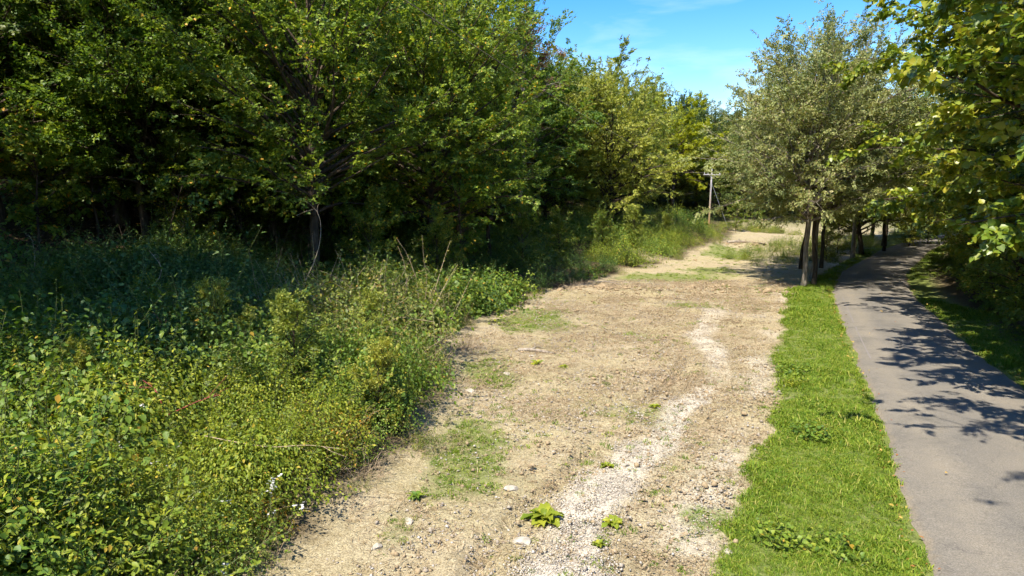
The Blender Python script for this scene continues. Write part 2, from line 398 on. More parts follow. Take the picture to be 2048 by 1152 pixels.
attrs = {'gravel': gravel_amt(fx_, fy_) * fd, 'green': np.clip(green_amt(fx_, fy_) * 0.75 * fd + vergem * 0.9, 0, 1), 'wild': wildm,
         'far': sstep(95, 140, np.hypot(fx_, fy_))}
gme = mesh_np('ground', np.stack([fx_, fy_, GZ.ravel()], -1), [gf], [ground_material()], attrs, True)
add('ground', gme, kind='structure')

def road_material():
    m, n, l, p = new_mat('asphalt')
    uv = n.new('ShaderNodeAttribute'); uv.attribute_name = 'across'
    t = n.new('ShaderNodeTexCoord')
    def noise(scale, det=4, rough=0.6):
        a = n.new('ShaderNodeTexNoise'); a.inputs['Scale'].default_value = scale; a.inputs['Detail'].default_value = det; a.inputs['Roughness'].default_value = rough
        l.new(t.outputs['Object'], a.inputs['Vector']); return a.outputs['Fac']
    a, b, c = noise(42, 5, 0.75), noise(0.8, 6, 0.65), noise(9, 5)
    base = ramp(n, [(0.3, (0.096, 0.086, 0.069)), (0.5, (0.154, 0.140, 0.115)), (0.7, (0.235, 0.216, 0.182))]); l.new(a, base.inputs[0])
    blo = ramp(n, [(0.3, (0.72, 0.73, 0.75)), (0.45, (0.95, 0.95, 0.95)), (0.7, (1.14, 1.11, 1.06))]); l.new(b, blo.inputs[0])
    x = n.new('ShaderNodeMix'); x.data_type = 'RGBA'; x.blend_type = 'MULTIPLY'; x.inputs['Factor'].default_value = 1
    l.new(base.outputs[0], x.inputs[6]); l.new(blo.outputs[0], x.inputs[7])
    # paler wheel tracks and a dusty edge
    s = n.new('ShaderNodeMath'); s.operation = 'MULTIPLY_ADD'; l.new(c, s.inputs[0]); s.inputs[1].default_value = 0.10; l.new(uv.outputs['Fac'], s.inputs[2])
    tr = ramp(n, [(0.05, (1.35, 1.18, 0.92)), (0.12, (0.96, 0.95, 0.94)), (0.27, (1.14, 1.11, 1.06)), (0.40, (0.92, 0.92, 0.93)), (0.55, (0.92, 0.92, 0.93)), (0.78, (1.12, 1.09, 1.05)), (0.97, (0.92, 0.91, 0.9)), (1.0, (1.2, 1.1, 0.92))])
    l.new(s.outputs[0], tr.inputs[0])
    y = n.new('ShaderNodeMix'); y.data_type = 'RGBA'; y.blend_type = 'MULTIPLY'; y.inputs['Factor'].default_value = 0.9
    l.new(x.outputs[2], y.inputs[6]); l.new(tr.outputs[0], y.inputs[7])
    # fine cracks
    v = n.new('ShaderNodeTexVoronoi'); v.feature = 'DISTANCE_TO_EDGE'; v.inputs['Scale'].default_value = 0.55
    dn = n.new('ShaderNodeTexNoise'); dn.inputs['Scale'].default_value = 2.5; dn.inputs['Detail'].default_value = 5; l.new(t.outputs['Object'], dn.inputs['Vector'])
    va = n.new('ShaderNodeVectorMath'); va.operation = 'MULTIPLY_ADD'; l.new(dn.outputs['Color'], va.inputs[0]); va.inputs[1].default_value = (0.7,) * 3; l.new(t.outputs['Object'], va.inputs[2])
    l.new(va.outputs[0], v.inputs['Vector'])
    ck = n.new('ShaderNodeMapRange'); ck.inputs['From Min'].default_value = 0.0; ck.inputs['From Max'].default_value = 0.008; ck.inputs['To Min'].default_value = 0.35; ck.inputs['To Max'].default_value = 0.0
    l.new(v.outputs['Distance'], ck.inputs['Value'])
    z = n.new('ShaderNodeMix'); z.data_type = 'RGBA'; l.new(ck.outputs[0], z.inputs['Factor']); l.new(y.outputs[2], z.inputs[6]); z.inputs[7].default_value = (0.05, 0.045, 0.04, 1)
    l.new(z.outputs[2], p.inputs['Base Color'])
    bp = n.new('ShaderNodeBump'); bp.inputs['Strength'].default_value = 0.35; bp.inputs['Distance'].default_value = 0.01; l.new(a, bp.inputs['Height']); l.new(bp.outputs[0], p.inputs['Normal'])
    p.inputs['Roughness'].default_value = 0.88; p.inputs['Specular IOR Level'].default_value = 0.2
    return m

ry = np.concatenate([np.arange(-6, 30, 0.2), np.arange(30, 88, 0.5)])
nc = 15
cx = road_l(ry); tx = road_l(ry + 0.5) - road_l(ry - 0.5)
nrm = np.stack([np.ones_like(tx), -tx], -1) / np.sqrt(1 + tx * tx)[:, None]
wl_ = (fbm(ry * 1.3, ry * 0, 51, 4) - 0.5) * 0.34; wr_ = (fbm(ry * 1.3, ry * 0 + 5, 52, 4) - 0.5) * 0.34
ac = np.linspace(0, 1, nc)
off = wl_[:, None] + ac[None, :] * (ROAD_W + wr_ - wl_)[:, None]
rx = cx[:, None] + nrm[:, 0:1] * off; ryy = ry[:, None] + nrm[:, 1:2] * off
crown = 0.035 + 0.05 * (1 - (2 * ac - 1) ** 2)
mid = ROAD_W / 2
rz0 = height(cx + nrm[:, 0] * mid, ry + nrm[:, 1] * mid)
ker = np.hanning(15); ker /= ker.sum(); rz0 = np.convolve(np.pad(rz0, 7, mode='edge'), ker, 'valid')
rz = np.maximum(rz0[:, None] + crown[None, :] + 0.01, 0.0)
lowered = rz.copy(); lowered[:, 0] -= 0.10; lowered[:, -1] -= 0.10
rv = np.stack([rx, ryy, lowered], -1).reshape(-1, 3)
ii = (np.arange(len(ry) - 1)[:, None] * nc + np.arange(nc - 1)[None, :])
rf = np.stack([ii, ii + 1, ii + nc + 1, ii + nc], -1).reshape(-1, 4)
rme = mesh_np('road', rv, [rf], [road_material()], {'across': np.tile(ac, len(ry))}, True)
add('road', rme, kind='structure')

def road_z(y, across):
    q = np.interp(y, ry, rz0)
    return q + 0.045 + 0.05 * (1 - (2 * across - 1) ** 2)

# worn pale edge line on the far stretch of the left lane
sel = (ry > 20.5) & (ry < 34)
sy = ry[sel]; o0 = 0.52
lv = []
for k, d in enumerate((-0.022, 0.022)):
    lv.append(np.stack([cx[sel] + nrm[sel, 0] * (o0 + d), sy + nrm[sel, 1] * (o0 + d), road_z(sy, 0.13 + d / 4) + 0.001], -1))
lv = np.stack(lv, 1).reshape(-1, 3); k = np.arange(len(sy) - 1) * 2
add('road_edge_line', mesh_np('road_edge_line', lv, [np.stack([k, k + 1, k + 3, k + 2], -1)], [plain_mat('worn_paint', (0.165, 0.148, 0.133), 0.9, 0.15, 6)], None, True), kind='structure')

# ------------------------------------------------------------------ leaves and trees
def leaf_shape(kind):
    """unit leaf along +X, flat in XY, folded at the midrib"""
    if kind == 'kite':
        v = np.array([[0, 0, 0], [0.45, 0.36, 0.06], [1, 0, -0.10], [0.45, -0.36, 0.06]])
        f = np.array([[0, 2, 1], [0, 3, 2]])
    elif kind == 'wide':
        v = np.array([[0, 0, 0], [0.28, 0.42, 0.05], [0.62, 0.34, 0.0], [1, 0, -0.16], [0.62, -0.34, 0.0], [0.28, -0.42, 0.05]])
        f = np.array([[0, 3, 2], [0, 2, 1], [0, 5, 4], [0, 4, 3]])
    elif kind == 'narrow':
        v = np.array([[0, 0, 0], [0.4, 0.11, 0.03], [1, 0, -0.22], [0.4, -0.11, 0.03]])
        f = np.array([[0, 2, 1], [0, 3, 2]])
    elif kind == 'oval':
        v = np.array([[0, 0, 0], [0.35, 0.26, 0.06], [0.45, 0, 0.0], [0.35, -0.26, 0.06], [1, 0, -0.15], [0.74, 0.17, 0.0], [0.74, -0.17, 0.0]])
        f = np.array([[0, 2, 1], [0, 3, 2], [1, 2, 5], [2, 4, 5], [2, 3, 6], [2, 6, 4]])
    elif kind == 'heart':
        v = np.array([[0.02, 0, 0], [-0.1, 0.24, 0.05], [0.16, 0.45, 0.07], [0.52, 0.40, 0.02], [0.82, 0.16, -0.08], [1.05, 0, -0.2], [0.82, -0.16, -0.08], [0.52, -0.40, 0.02], [0.16, -0.45, 0.07], [-0.1, -0.24, 0.05], [0.45, 0, -0.03]])
        f = np.array([[0, 2, 1], [0, 10, 2], [10, 3, 2], [10, 4, 3], [10, 5, 4], [10, 6, 5], [10, 7, 6], [10, 8, 7], [0, 8, 10], [0, 9, 8]])
    return v.astype(float), f

def rotz(a): c, s = np.cos(a), np.sin(a); return np.array([[c, -s, 0], [s, c, 0], [0, 0, 1]])
def roty(a): c, s = np.cos(a), np.sin(a); return np.array([[c, 0, s], [0, 1, 0], [-s, 0, c]])
def rotx(a): c, s = np.cos(a), np.sin(a); return np.array([[1, 0, 0], [0, c, -s], [0, s, c]])

def spray_template(rng, nleaf, length, leaf, kind, flat=0.35):
    """one leafy twig along +X, leaves alternating in the XY plane"""
    lv, lf = leaf_shape(kind)
    V, F, T = [], [], []
    for i in range(nleaf):
        s = (i + 0.5) / nleaf
        side = 1 if i % 2 else -1
        ang = side * R(rng.uniform(35, 75)) * (1 - 0.7 * s ** 4)
        sz = leaf * rng.uniform(0.7, 1.2)
        m = rotz(ang) @ roty(rng.normal(0.22, flat)) @ rotx(rng.normal(0, flat * 1.3))
        p = np.array([s * length, rng.normal(0, 0.02), rng.normal(0, 0.03) - 0.25 * length * s * s])
        V.append((lv * sz) @ m.T + p); F.append(lf + i * len(lv)); T.append(np.full(len(lv), rng.random() ** 1.0))
    return np.concatenate(V), np.concatenate(F), np.concatenate(T)

def place_sprays(acc, rng, pos, dirs, scale, templates, tilt=0.35):
    pos = np.asarray(pos); dirs = np.asarray(dirs)
    dirs = dirs / (np.linalg.norm(dirs, axis=1)[:, None] + 1e-9)
    n = len(pos)
    up = np.tile([0, 0, 1.0], (n, 1)) + rng.normal(0, tilt, (n, 3))
    y = np.cross(up, dirs); y /= np.linalg.norm(y, axis=1)[:, None] + 1e-9
    z = np.cross(dirs, y)
    Rm = np.stack([dirs, y, z], -1) * scale[:, None, None]
    which = rng.integers(0, len(templates), n)
    for k, (tv, tf, tt) in enumerate(templates):
        sel = np.where(which == k)[0]
        if not len(sel): continue
        v = np.einsum('nij,mj->nmi', Rm[sel], tv) + pos[sel][:, None, :]
        f = tf[None] + (np.arange(len(sel)) * len(tv))[:, None, None]
        # tint varies by leaf and a little by twig
        tw = rng.normal(0, 0.12, len(sel))
        acc.add(v.reshape(-1, 3), f.reshape(-1, tf.shape[1]), np.where(tt[None] > 0.985, 1.0, np.clip(tt[None] * 0.9 + tw[:, None], 0, 0.9)).ravel())

def curve_path(rng, p0, d0, L, n, wob=0.12, bend=0.0):
    pts = [np.asarray(p0, float)]; d = np.asarray(d0, float) / np.linalg.norm(d0)
    for i in range(n):
        d = d + rng.normal(0, wob, 3) + np.array([0, 0, bend / n]); d /= np.linalg.norm(d)
        pts.append(pts[-1] + d * L / n)
    return np.array(pts)

def grow_tree(seed, H, base, Rc, r0, nl=36, leaf=0.13, kind='kite', nleaf=10, spl=0.42, leaves=30000, lean=(0, 0), up=(10, 65), bend=(-0.25, 0.2),
              dens=1.0, sub_gap=0.55, widest=0.35, forks=0, wob=0.1, ragged=0.25, tilt=0.75, sides=8, bias=None, dome=False):
    """returns (wood Acc, leaf Acc)"""
    rng = np.random.default_rng(seed)
    wood, lv = Acc(), Acc()
    n = 14
    top_f = 0.74 if dome else 0.88
    z = np.linspace(0, H * top_f, n + 1)
    w = np.cumsum(rng.normal(0, 0.026 * H / n * 3, (n + 1, 2)), 0); w[0] = 0
    tr = np.stack([w[:, 0] + lean[0] * (z / H) ** 1.3 * H, w[:, 1] + lean[1] * (z / H) ** 1.3 * H, z], -1)
    rad = r0 * (1 - z / (H * (top_f + 0.04))) ** 0.75 + 0.012; rad[0] *= 1.45; tr[0, 2] = -0.5
    wood.add(*tube(tr, rad, sides))
    temps = [spray_template(rng, nleaf, spl, leaf, kind) for _ in range(6)]
    SUB = []
    ph = rng.uniform(0, 6.28)
    for i in range(nl):
        u = (i + rng.uniform(0.1, 0.9)) / nl
        t = base + (0.985 - base) * u
        k = t / 0.985 * n; k0 = min(int(k), n - 1); p0 = tr[k0] * (1 - k + k0) + tr[k0 + 1] * (k - k0)
        rt = np.interp(t / 0.985 * H * top_f, z, rad)
        az = ph + i * 2.39996 + rng.normal(0, 0.35)
        prof = (u / widest) ** 0.55 if u < widest else (1 - ((u - widest) / (1.17 - widest)) ** 2.4) ** 0.6
        prof = max(prof, 0.22)
        L = Rc * prof * rng.uniform(1 - ragged * 1.4, 1 + ragged)
        if bias is not None: L *= 1 + bias[1] * math.cos(az - bias[0])
        el = R(up[0] + (up[1] - up[0]) * u ** 1.2 + rng.normal(0, 9))
        d0 = np.array([math.cos(az) * math.cos(el), math.sin(az) * math.cos(el), math.sin(el)])
        bd = bend[0] + (bend[1] - bend[0]) * u
        if dome:            # limbs reach for an uneven rounded crown
            ct = -0.62 + 1.6 * u; ct = min(ct, 0.99); sn = math.sqrt(1 - ct * ct)
            zc = H * (base + (1 - base) * 0.47)
            lump = 1 + 0.20 * math.sin(2 * az + seed) * sn + 0.12 * math.sin(5 * az + 6 * u + seed) + rng.uniform(-ragged, ragged) * 0.45
            tgt = np.array([Rc * sn * lump * math.cos(az), Rc * sn * lump * math.sin(az), zc + ((H - zc) if ct > 0 else (zc - H * base) * 1.1) * ct * (0.9 + 0.1 * lump)])
            zs = H * base + (tgt[2] - H * base) * 0.55 - 0.06 * H * sn
            zs = np.clip(zs, H * base * 0.8, H * top_f * 0.98)
            p0 = np.array([np.interp(zs, z, tr[:, 0]), np.interp(zs, z, tr[:, 1]), zs]); tgt[:2] += p0[:2]
            rt = np.interp(zs, z, rad)
            d0 = tgt - p0; L = float(np.linalg.norm(d0)); bd = -0.12
        lp = curve_path(rng, p0, d0, L, 7, wob, bd)
        r1 = min(rt * 0.6, 0.012 * L + 0.02)
        wood.add(*tube(lp, np.linspace(r1, 0.008, 8), 5))
        ns = max(3, int(L / sub_gap * dens))
        for j in range(ns):
            s = 0.18 + 0.82 * (j + rng.random()) / ns
            kk = s * 7; q0 = min(int(kk), 6); q = lp[q0] * (1 - kk + q0) + lp[q0 + 1] * (kk - q0)
            tan = lp[q0 + 1] - lp[q0]; tan /= np.linalg.norm(tan)
            ang = (1 if j % 2 else -1) * R(rng.uniform(25, 75)) * (1 - 0.5 * (s > 0.93))
            sd = rotz(ang) @ tan; sd[2] += rng.normal(0.08, 0.28)
            ls = np.clip((0.2 + 0.25 * rng.random()) * L * (1.15 - 0.6 * s), 0.45, 2.3)
            sp = curve_path(rng, q, sd, ls, 3, 0.16, -0.15)
            wood.add(*tube(sp, np.linspace(0.006 + 0.005 * ls, 0.003, 4), 3))
            SUB.append((sp, ls + 0.25))
    # leafy twigs spread along the sub-branches
    wts = np.array([b_ for _, b_ in SUB]) * rng.lognormal(0, 0.55, len(SUB)); ns = int(leaves / nleaf)
    pick = rng.choice(len(SUB), ns, p=wts / wts.sum())
    SP = np.array([a_ for a_, _ in SUB])[pick]
    e = rng.uniform(0.12, 1.0, ns) ** 0.8 * 3; e0 = np.minimum(e.astype(int), 2); fr = (e - e0)[:, None]
    ar = np.arange(ns)
    pa, pb = SP[ar, e0], SP[ar, e0 + 1]
    P = pa * (1 - fr) + pb * fr + rng.normal(0, 0.09, (ns, 3))
    tn = pb - pa; tn /= np.linalg.norm(tn, axis=1)[:, None]
    a2 = rng.choice([-1, 1], ns) * np.radians(rng.uniform(5, 80, ns)); ca, sa = np.cos(a2), np.sin(a2)
    D = np.stack([tn[:, 0] * ca - tn[:, 1] * sa, tn[:, 0] * sa + tn[:, 1] * ca, tn[:, 2] * 0.7 + rng.normal(-0.1, 0.25, ns)], -1)
    S = rng.uniform(0.7, 1.2, ns)
    place_sprays(lv, rng, P, D, S, temps, tilt)
    return wood, lv

PROTO = {}
def proto(key, mat, bark, **kw):
    w, l = grow_tree(**kw)
    PROTO[key] = (w.mesh(key + '_trunk', [M[bark]], True), l.mesh(key + '_crown', [M[mat]]))

# tall forest trees
proto('maple_a', 'maple', 'bark', seed=1, H=17.5, base=0.17, Rc=5.2, r0=0.22, nl=60, leaf=0.155, leaves=64000, nleaf=9, up=(2, 48), bend=(-0.25, 0.1), sub_gap=0.55, widest=0.4, tilt=0.5, dome=True)
proto('maple_b', 'maple', 'bark', seed=2, H=16, base=0.18, Rc=4.8, r0=0.19, nl=56, leaf=0.155, leaves=56000, nleaf=9, up=(0, 48), bend=(-0.3, 0.1), sub_gap=0.55, widest=0.35, tilt=0.5, dome=True)
proto('forest_a', 'forest', 'bark', seed=3, H=18.5, base=0.12, Rc=5.2, r0=0.24, nl=66, leaf=0.155, leaves=66000, nleaf=10, widest=0.55, up=(8, 50), dome=True)
proto('forest_b', 'forest', 'bark', seed=4, H=16, base=0.12, Rc=4.6, r0=0.2, nl=60, leaf=0.15, leaves=54000, nleaf=10, widest=0.5, up=(8, 50), dome=True)
proto('forest_c', 'dark', 'bark', seed=5, H=17, base=0.15, Rc=5.4, r0=0.26, nl=64, leaf=0.18, leaves=52000, nleaf=9, widest=0.58, up=(10, 46), dome=True)
proto('sunny_a', 'sunny', 'bark', seed=6, H=14, base=0.08, Rc=4.8, r0=0.2, nl=64, leaf=0.155, leaves=48000, nleaf=10, widest=0.5, up=(6, 50), dome=True)
proto('sunny_b', 'sunny', 'bark', seed=7, H=16, base=0.12, Rc=5.6, r0=0.24, nl=72, leaf=0.165, leaves=56000, nleaf=10, widest=0.58, up=(10, 50), dome=True)
proto('yellow', 'yellow', 'bark', seed=8, H=14, base=0.28, Rc=5.4, r0=0.2, nl=40, leaf=0.19, leaves=56000, kind='kite', nleaf=11, widest=0.6, up=(15, 48), bend=(0.0, -0.25), tilt=0.7, dome=True)
proto('elm_a', 'elm', 'bark_pale', seed=9, H=13.2, base=0.24, Rc=5.2, r0=0.16, nl=58, leaf=0.11, leaves=72000, nleaf=13, spl=0.46, sub_gap=0.45, widest=0.5, up=(8, 58), bend=(-0.42, 0.05), ragged=0.34, lean=(-0.04, 0), dome=True)
proto('elm_b', 'elm', 'bark', seed=10, H=13.4, base=0.26, Rc=4.9, r0=0.13, nl=56, leaf=0.11, leaves=62000, nleaf=13, spl=0.46, sub_gap=0.45, widest=0.5, up=(12, 60), bend=(-0.35, 0.1), ragged=0.36, lean=(0.05, 0.0), dome=True)
proto('snag', 'brown', 'bark_pale', seed=11, H=15, base=0.34, Rc=2.6, r0=0.13, nl=34, leaf=0.11, leaves=7000, nleaf=6,  sub_gap=0.5, widest=0.5, up=(20, 60))
proto('edge_a', 'heart', 'bark', seed=12, H=14, base=0.10, Rc=5.8, r0=0.2, nl=46, leaf=0.185, leaves=34000, kind='wide', nleaf=8, sub_gap=0.6, widest=0.4, up=(5, 55), bend=(-0.25, 0.1), tilt=0.6)
proto('bush_a', 'forest', 'bark', seed=13, H=4.2, base=0.05, Rc=1.7, r0=0.05, nl=30, leaf=0.12, leaves=7000, nleaf=9,  sub_gap=0.35, widest=0.4, up=(25, 75), spl=0.34)
proto('bush_b', 'sunny', 'bark', seed=14, H=3.4, base=0.05, Rc=1.5, r0=0.04, nl=28, leaf=0.11, leaves=6000, nleaf=9,  sub_gap=0.34, widest=0.45, up=(25, 75), spl=0.32)
proto('sapling', 'maple', 'bark', seed=15, H=6.5, base=0.22, Rc=2.0, r0=0.05, nl=26, leaf=0.17, leaves=2600, kind='wide', nleaf=7,  sub_gap=0.45, widest=0.35, up=(5, 60), tilt=0.45)

def tree(key, name, x, y, label, cat='tree', group=None, s=1.0, rz=0.0, sz=1.0, dz=0.0, tilt=(0, 0)):
    t = add(name, None, loc=(x, y, hz(x, y) + dz), rot=(tilt[0], tilt[1], rz), label=label, cat=cat, group=group)
    t.scale = (s, s, s * sz)
    tm, cmh = PROTO[key]
    add('trunk', tm, t); add('crown', cmh, t)
    return t


# --- the cluster of olive trees beside the road
tree('elm_a', 'roadside_tree', 16.0, 37.2, 'olive-leaved twin-trunk tree nearest the grass verge, left of the road', s=0.8, rz=1.9, sz=1.3)
tree('elm_b', 'roadside_tree', 16.7, 37.6, 'slim pale trunk tight against the twin-trunk tree beside the verge', s=0.9, rz=2.2, tilt=(0, 0.03), sz=1.14)
tree('elm_a', 'roadside_tree', 17.9, 40.6, 'olive tree with straight dark trunk just right of the twin-trunk tree', s=1.02, rz=3.3, sz=1.14)
tree('elm_b', 'roadside_tree', 19.4, 45.5, 'thin leaning trunk in the middle of the roadside olive trees', s=0.9, rz=5.0, tilt=(0, 0.1), sz=1.14)
tree('elm_b', 'roadside_tree', 21.2, 46.6, 'slender tree leaning right behind the roadside olive trees', s=0.92, rz=1.0, tilt=(0, 0.12), sz=1.14)
tree('sunny_a', 'roadside_tree', 29.0, 56.5, 'bushy green tree on the left edge of the road before its bend', s=0.92, rz=1.4)
tree('elm_a', 'roadside_tree', 26.5, 53.0, 'dark forked tree on the roadside bank short of the bend', s=0.95, rz=4.4, sz=1.14)
tree('sunny_b', 'roadside_tree', 36.5, 67.0, 'pale-trunked tree at the bend where the road disappears', s=0.9, rz=2.0)
tree('yellow', 'roadside_tree', 33.0, 60.5, 'yellow-green tree leaning out over the far road', s=0.7, rz=0.7)

# --- background trees beyond the yard
tree('yellow', 'yellow_tree', 24.8, 104.5, 'bright yellow-green tree behind the utility pole', s=1.3, rz=0.5)
tree('sunny_b', 'broadleaf_tree', 11.6, 82.0, 'tall yellow-tinged dome of a tree standing highest against the sky', s=1.22, rz=0.2, sz=1.0)
tree('sunny_a', 'broadleaf_tree', 9.3, 62.0, 'light green tree leaning over the sunlit slope, left of the weed mound', s=1.08, rz=1.1)
tree('forest_b', 'broadleaf_tree', 12.8, 72.0, 'vine-hung dark trunk tree just left of the weed mound', s=0.85, rz=2.6)
tree('sunny_b', 'broadleaf_tree', 15.2, 90.0, 'grey-green tree between the domed tree and the yellow tree', s=0.9, rz=3.9)
tree('sunny_a', 'broadleaf_tree', 4.4, 66.0, 'pale green tree above the sunlit patch of weeds', s=1.0, rz=5.1)
tree('snag', 'dying_tree', 0.4, 48.0, 'half-bare brown-leaved tree with a pale thin trunk', s=1.05, rz=0.3, sz=1.05)
tree('forest_b', 'broadleaf_tree', 2.9, 58.0, 'thin dark trunk in front of the sunlit slope weeds', s=0.7, rz=0.9)
tree('forest_c', 'broadleaf_tree', 31.5, 118.0, 'dark round-headed tree right of the yellow tree, on the skyline', s=1.0, rz=2.0)
tree('forest_c', 'broadleaf_tree', 37.0, 150.0, 'dark oak-like crown on the far ridge left of the sky gap', s=0.95, rz=1.0)
tree('forest_c', 'broadleaf_tree', 42.0, 122.0, 'dark tree right behind the utility pole', s=0.8, rz=4.0)
tree('forest_c', 'broadleaf_tree', 54.0, 152.0, 'dark crown on the far ridge right of the sky gap', s=1.0, rz=3.0)

rng = np.random.default_rng(77)
def scatter_trees(n, test, minD, keys, name, label, group, existing, srange=(0.8, 1.15), box=None):
    out = []
    tries = 0
    while len(out) < n and tries < n * 400:
        tries += 1
        x = rng.uniform(box[0], box[1]); y = rng.uniform(box[2], box[3])
        if not test(x, y): continue
        if any((x - a) ** 2 + (y - b) ** 2 < minD ** 2 for a, b in existing): continue
        existing.append((x, y)); out.append((x, y))
    for (x, y) in out:
        key = keys[rng.integers(len(keys))]
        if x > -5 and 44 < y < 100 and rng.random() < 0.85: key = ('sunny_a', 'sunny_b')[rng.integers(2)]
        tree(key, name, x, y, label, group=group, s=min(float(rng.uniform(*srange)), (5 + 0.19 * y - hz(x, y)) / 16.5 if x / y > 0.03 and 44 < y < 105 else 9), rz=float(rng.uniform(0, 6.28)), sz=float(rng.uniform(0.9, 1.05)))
    return out

EX = [(o.location.x, o.location.y) for o in COL.objects if o.get('category') == 'tree']
# --- front row of the left wood
tree('maple_a', 'maple_tree', -8.3, 28.0, 'large-leaved tree with dark leaning trunk at the edge of the left wood', s=0.95, rz=0.5, tilt=(0, 0.04))
tree('maple_b', 'maple_tree', -16.6, 30.5, 'stout shaded trunk, left of a close pair in the left wood', s=1.0, rz=1.9)
tree('forest_a', 'broadleaf_tree', -15.2, 31.5, 'right-hand trunk of the close pair in the left wood', s=0.95, rz=0.1)
tree('maple_b', 'maple_tree', -21.3, 28.5, 'leftmost tree of the wood, its layered leaves hanging over the brush', s=0.95, rz=3.6)
tree('maple_a', 'maple_tree', -12.0, 34.5, 'tree standing back between the close pair and the leaning trunk', s=1.0, rz=4.4)
tree('maple_a', 'maple_tree', -4.0, 35.0, 'tree with sunlit yellow-green sprays near the middle of the wood edge', s=0.92, rz=2.4)
tree('forest_a', 'broadleaf_tree', -3.2, 44.0, 'tall ivy-hung tree whose upper limbs reach out against the sky', s=1.08, rz=5.4)
tree('maple_b', 'maple_tree', -1.5, 40.0, 'low-branched tree above the shaded brush left of the pale thin trunk', s=0.72, rz=1.3)
tree('sapling', 'maple_sapling', -2.4, 33.0, 'small sapling with lime-green leaves low in front of the wood', s=0.9, rz=1.0)
tree('sapling', 'maple_sapling', -18.5, 26.8, 'sapling with wide flat leaves low at the left edge of the picture', s=0.9, rz=0.0)
tree('sapling', 'maple_sapling', -13.5, 29.2, 'sapling in front of the close pair of trunks', s=0.75, rz=2.0)
EX += [(-8.3, 28), (-16.6, 30.5), (-15.2, 31.5), (-21.3, 28.5), (-12, 34.5), (-4, 35), (-3.2, 44), (-1.5, 40)]
# trees of the wood that stand left of the frame and shade the brush
for (x, y, k, s) in ((-18.5, 11.5, 'maple_a', 1.2), (-22.0, 17, 'forest_a', 0.9), (-25.5, 22, 'maple_b', 0.9), (-18.5, 6.0, 'forest_b', 0.85), (-15.0, 9.4, 'maple_a', 1.12)):
    tree(k, 'maple_tree', x, y, 'tall tree of the left wood just outside the picture', group='trees left of the frame', s=s, rz=x)
    EX.append((x, y))
proto('tall', 'forest', 'bark', seed=24, H=23, base=0.52, Rc=6.2, r0=0.3, nl=56, leaf=0.17, leaves=24000, nleaf=10, dome=True)
tree('tall', 'broadleaf_tree', -14.2, 15.2, 'tall tree of the left wood just outside the picture', group='trees left of the frame', s=1.0, rz=0.5)
EX.append((-14.2, 15.2))
inview = lambda x, y, m=1.0: y > 1 and abs(x) < 0.79 * y + m
def wood(x, y):
    dl = float(bank_l(np.array([y]))[0]) - x
    return dl > 13.5 and inview(x, y, 3) and y > 30
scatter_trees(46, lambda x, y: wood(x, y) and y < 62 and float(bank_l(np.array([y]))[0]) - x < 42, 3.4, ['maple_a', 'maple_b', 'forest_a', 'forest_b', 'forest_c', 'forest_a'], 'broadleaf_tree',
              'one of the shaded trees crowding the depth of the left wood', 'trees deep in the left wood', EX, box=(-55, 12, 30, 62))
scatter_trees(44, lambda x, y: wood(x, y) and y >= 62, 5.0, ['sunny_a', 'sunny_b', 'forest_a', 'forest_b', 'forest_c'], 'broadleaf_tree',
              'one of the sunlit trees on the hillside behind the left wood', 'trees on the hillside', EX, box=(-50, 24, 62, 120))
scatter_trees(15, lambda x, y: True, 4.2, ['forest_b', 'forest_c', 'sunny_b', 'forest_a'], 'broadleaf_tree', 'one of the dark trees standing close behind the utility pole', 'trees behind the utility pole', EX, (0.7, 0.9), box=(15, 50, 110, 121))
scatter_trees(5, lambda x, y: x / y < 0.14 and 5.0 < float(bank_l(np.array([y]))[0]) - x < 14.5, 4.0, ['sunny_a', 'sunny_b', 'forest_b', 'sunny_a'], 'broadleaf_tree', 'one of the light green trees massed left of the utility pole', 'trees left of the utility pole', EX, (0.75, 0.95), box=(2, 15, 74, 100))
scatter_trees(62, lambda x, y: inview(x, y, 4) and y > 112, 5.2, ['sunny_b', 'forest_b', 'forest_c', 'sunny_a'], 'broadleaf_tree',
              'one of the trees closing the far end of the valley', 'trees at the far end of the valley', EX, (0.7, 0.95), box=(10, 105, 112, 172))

# understory
for k in range(34):
    for _ in range(60):
        x = rng.uniform(-36, -4); y = rng.uniform(29, 46); dl_ = float(bank_l(np.array([y]))[0]) - x
        if 14.5 < dl_ < 30 and inview(x, y, 1) and all((x - a) ** 2 + (y - b) ** 2 > 1.4 for a, b in EX): break
    EX.append((x, y))
    tree(('bush_a', 'sapling', 'bush_a')[k % 3], 'understory_bush', x, y, 'one of the shaded bushes filling the dark under the left wood', cat='bush', group='understory of the left wood', s=float(rng.uniform(0.8, 1.35)), rz=float(rng.uniform(0, 6.28)))
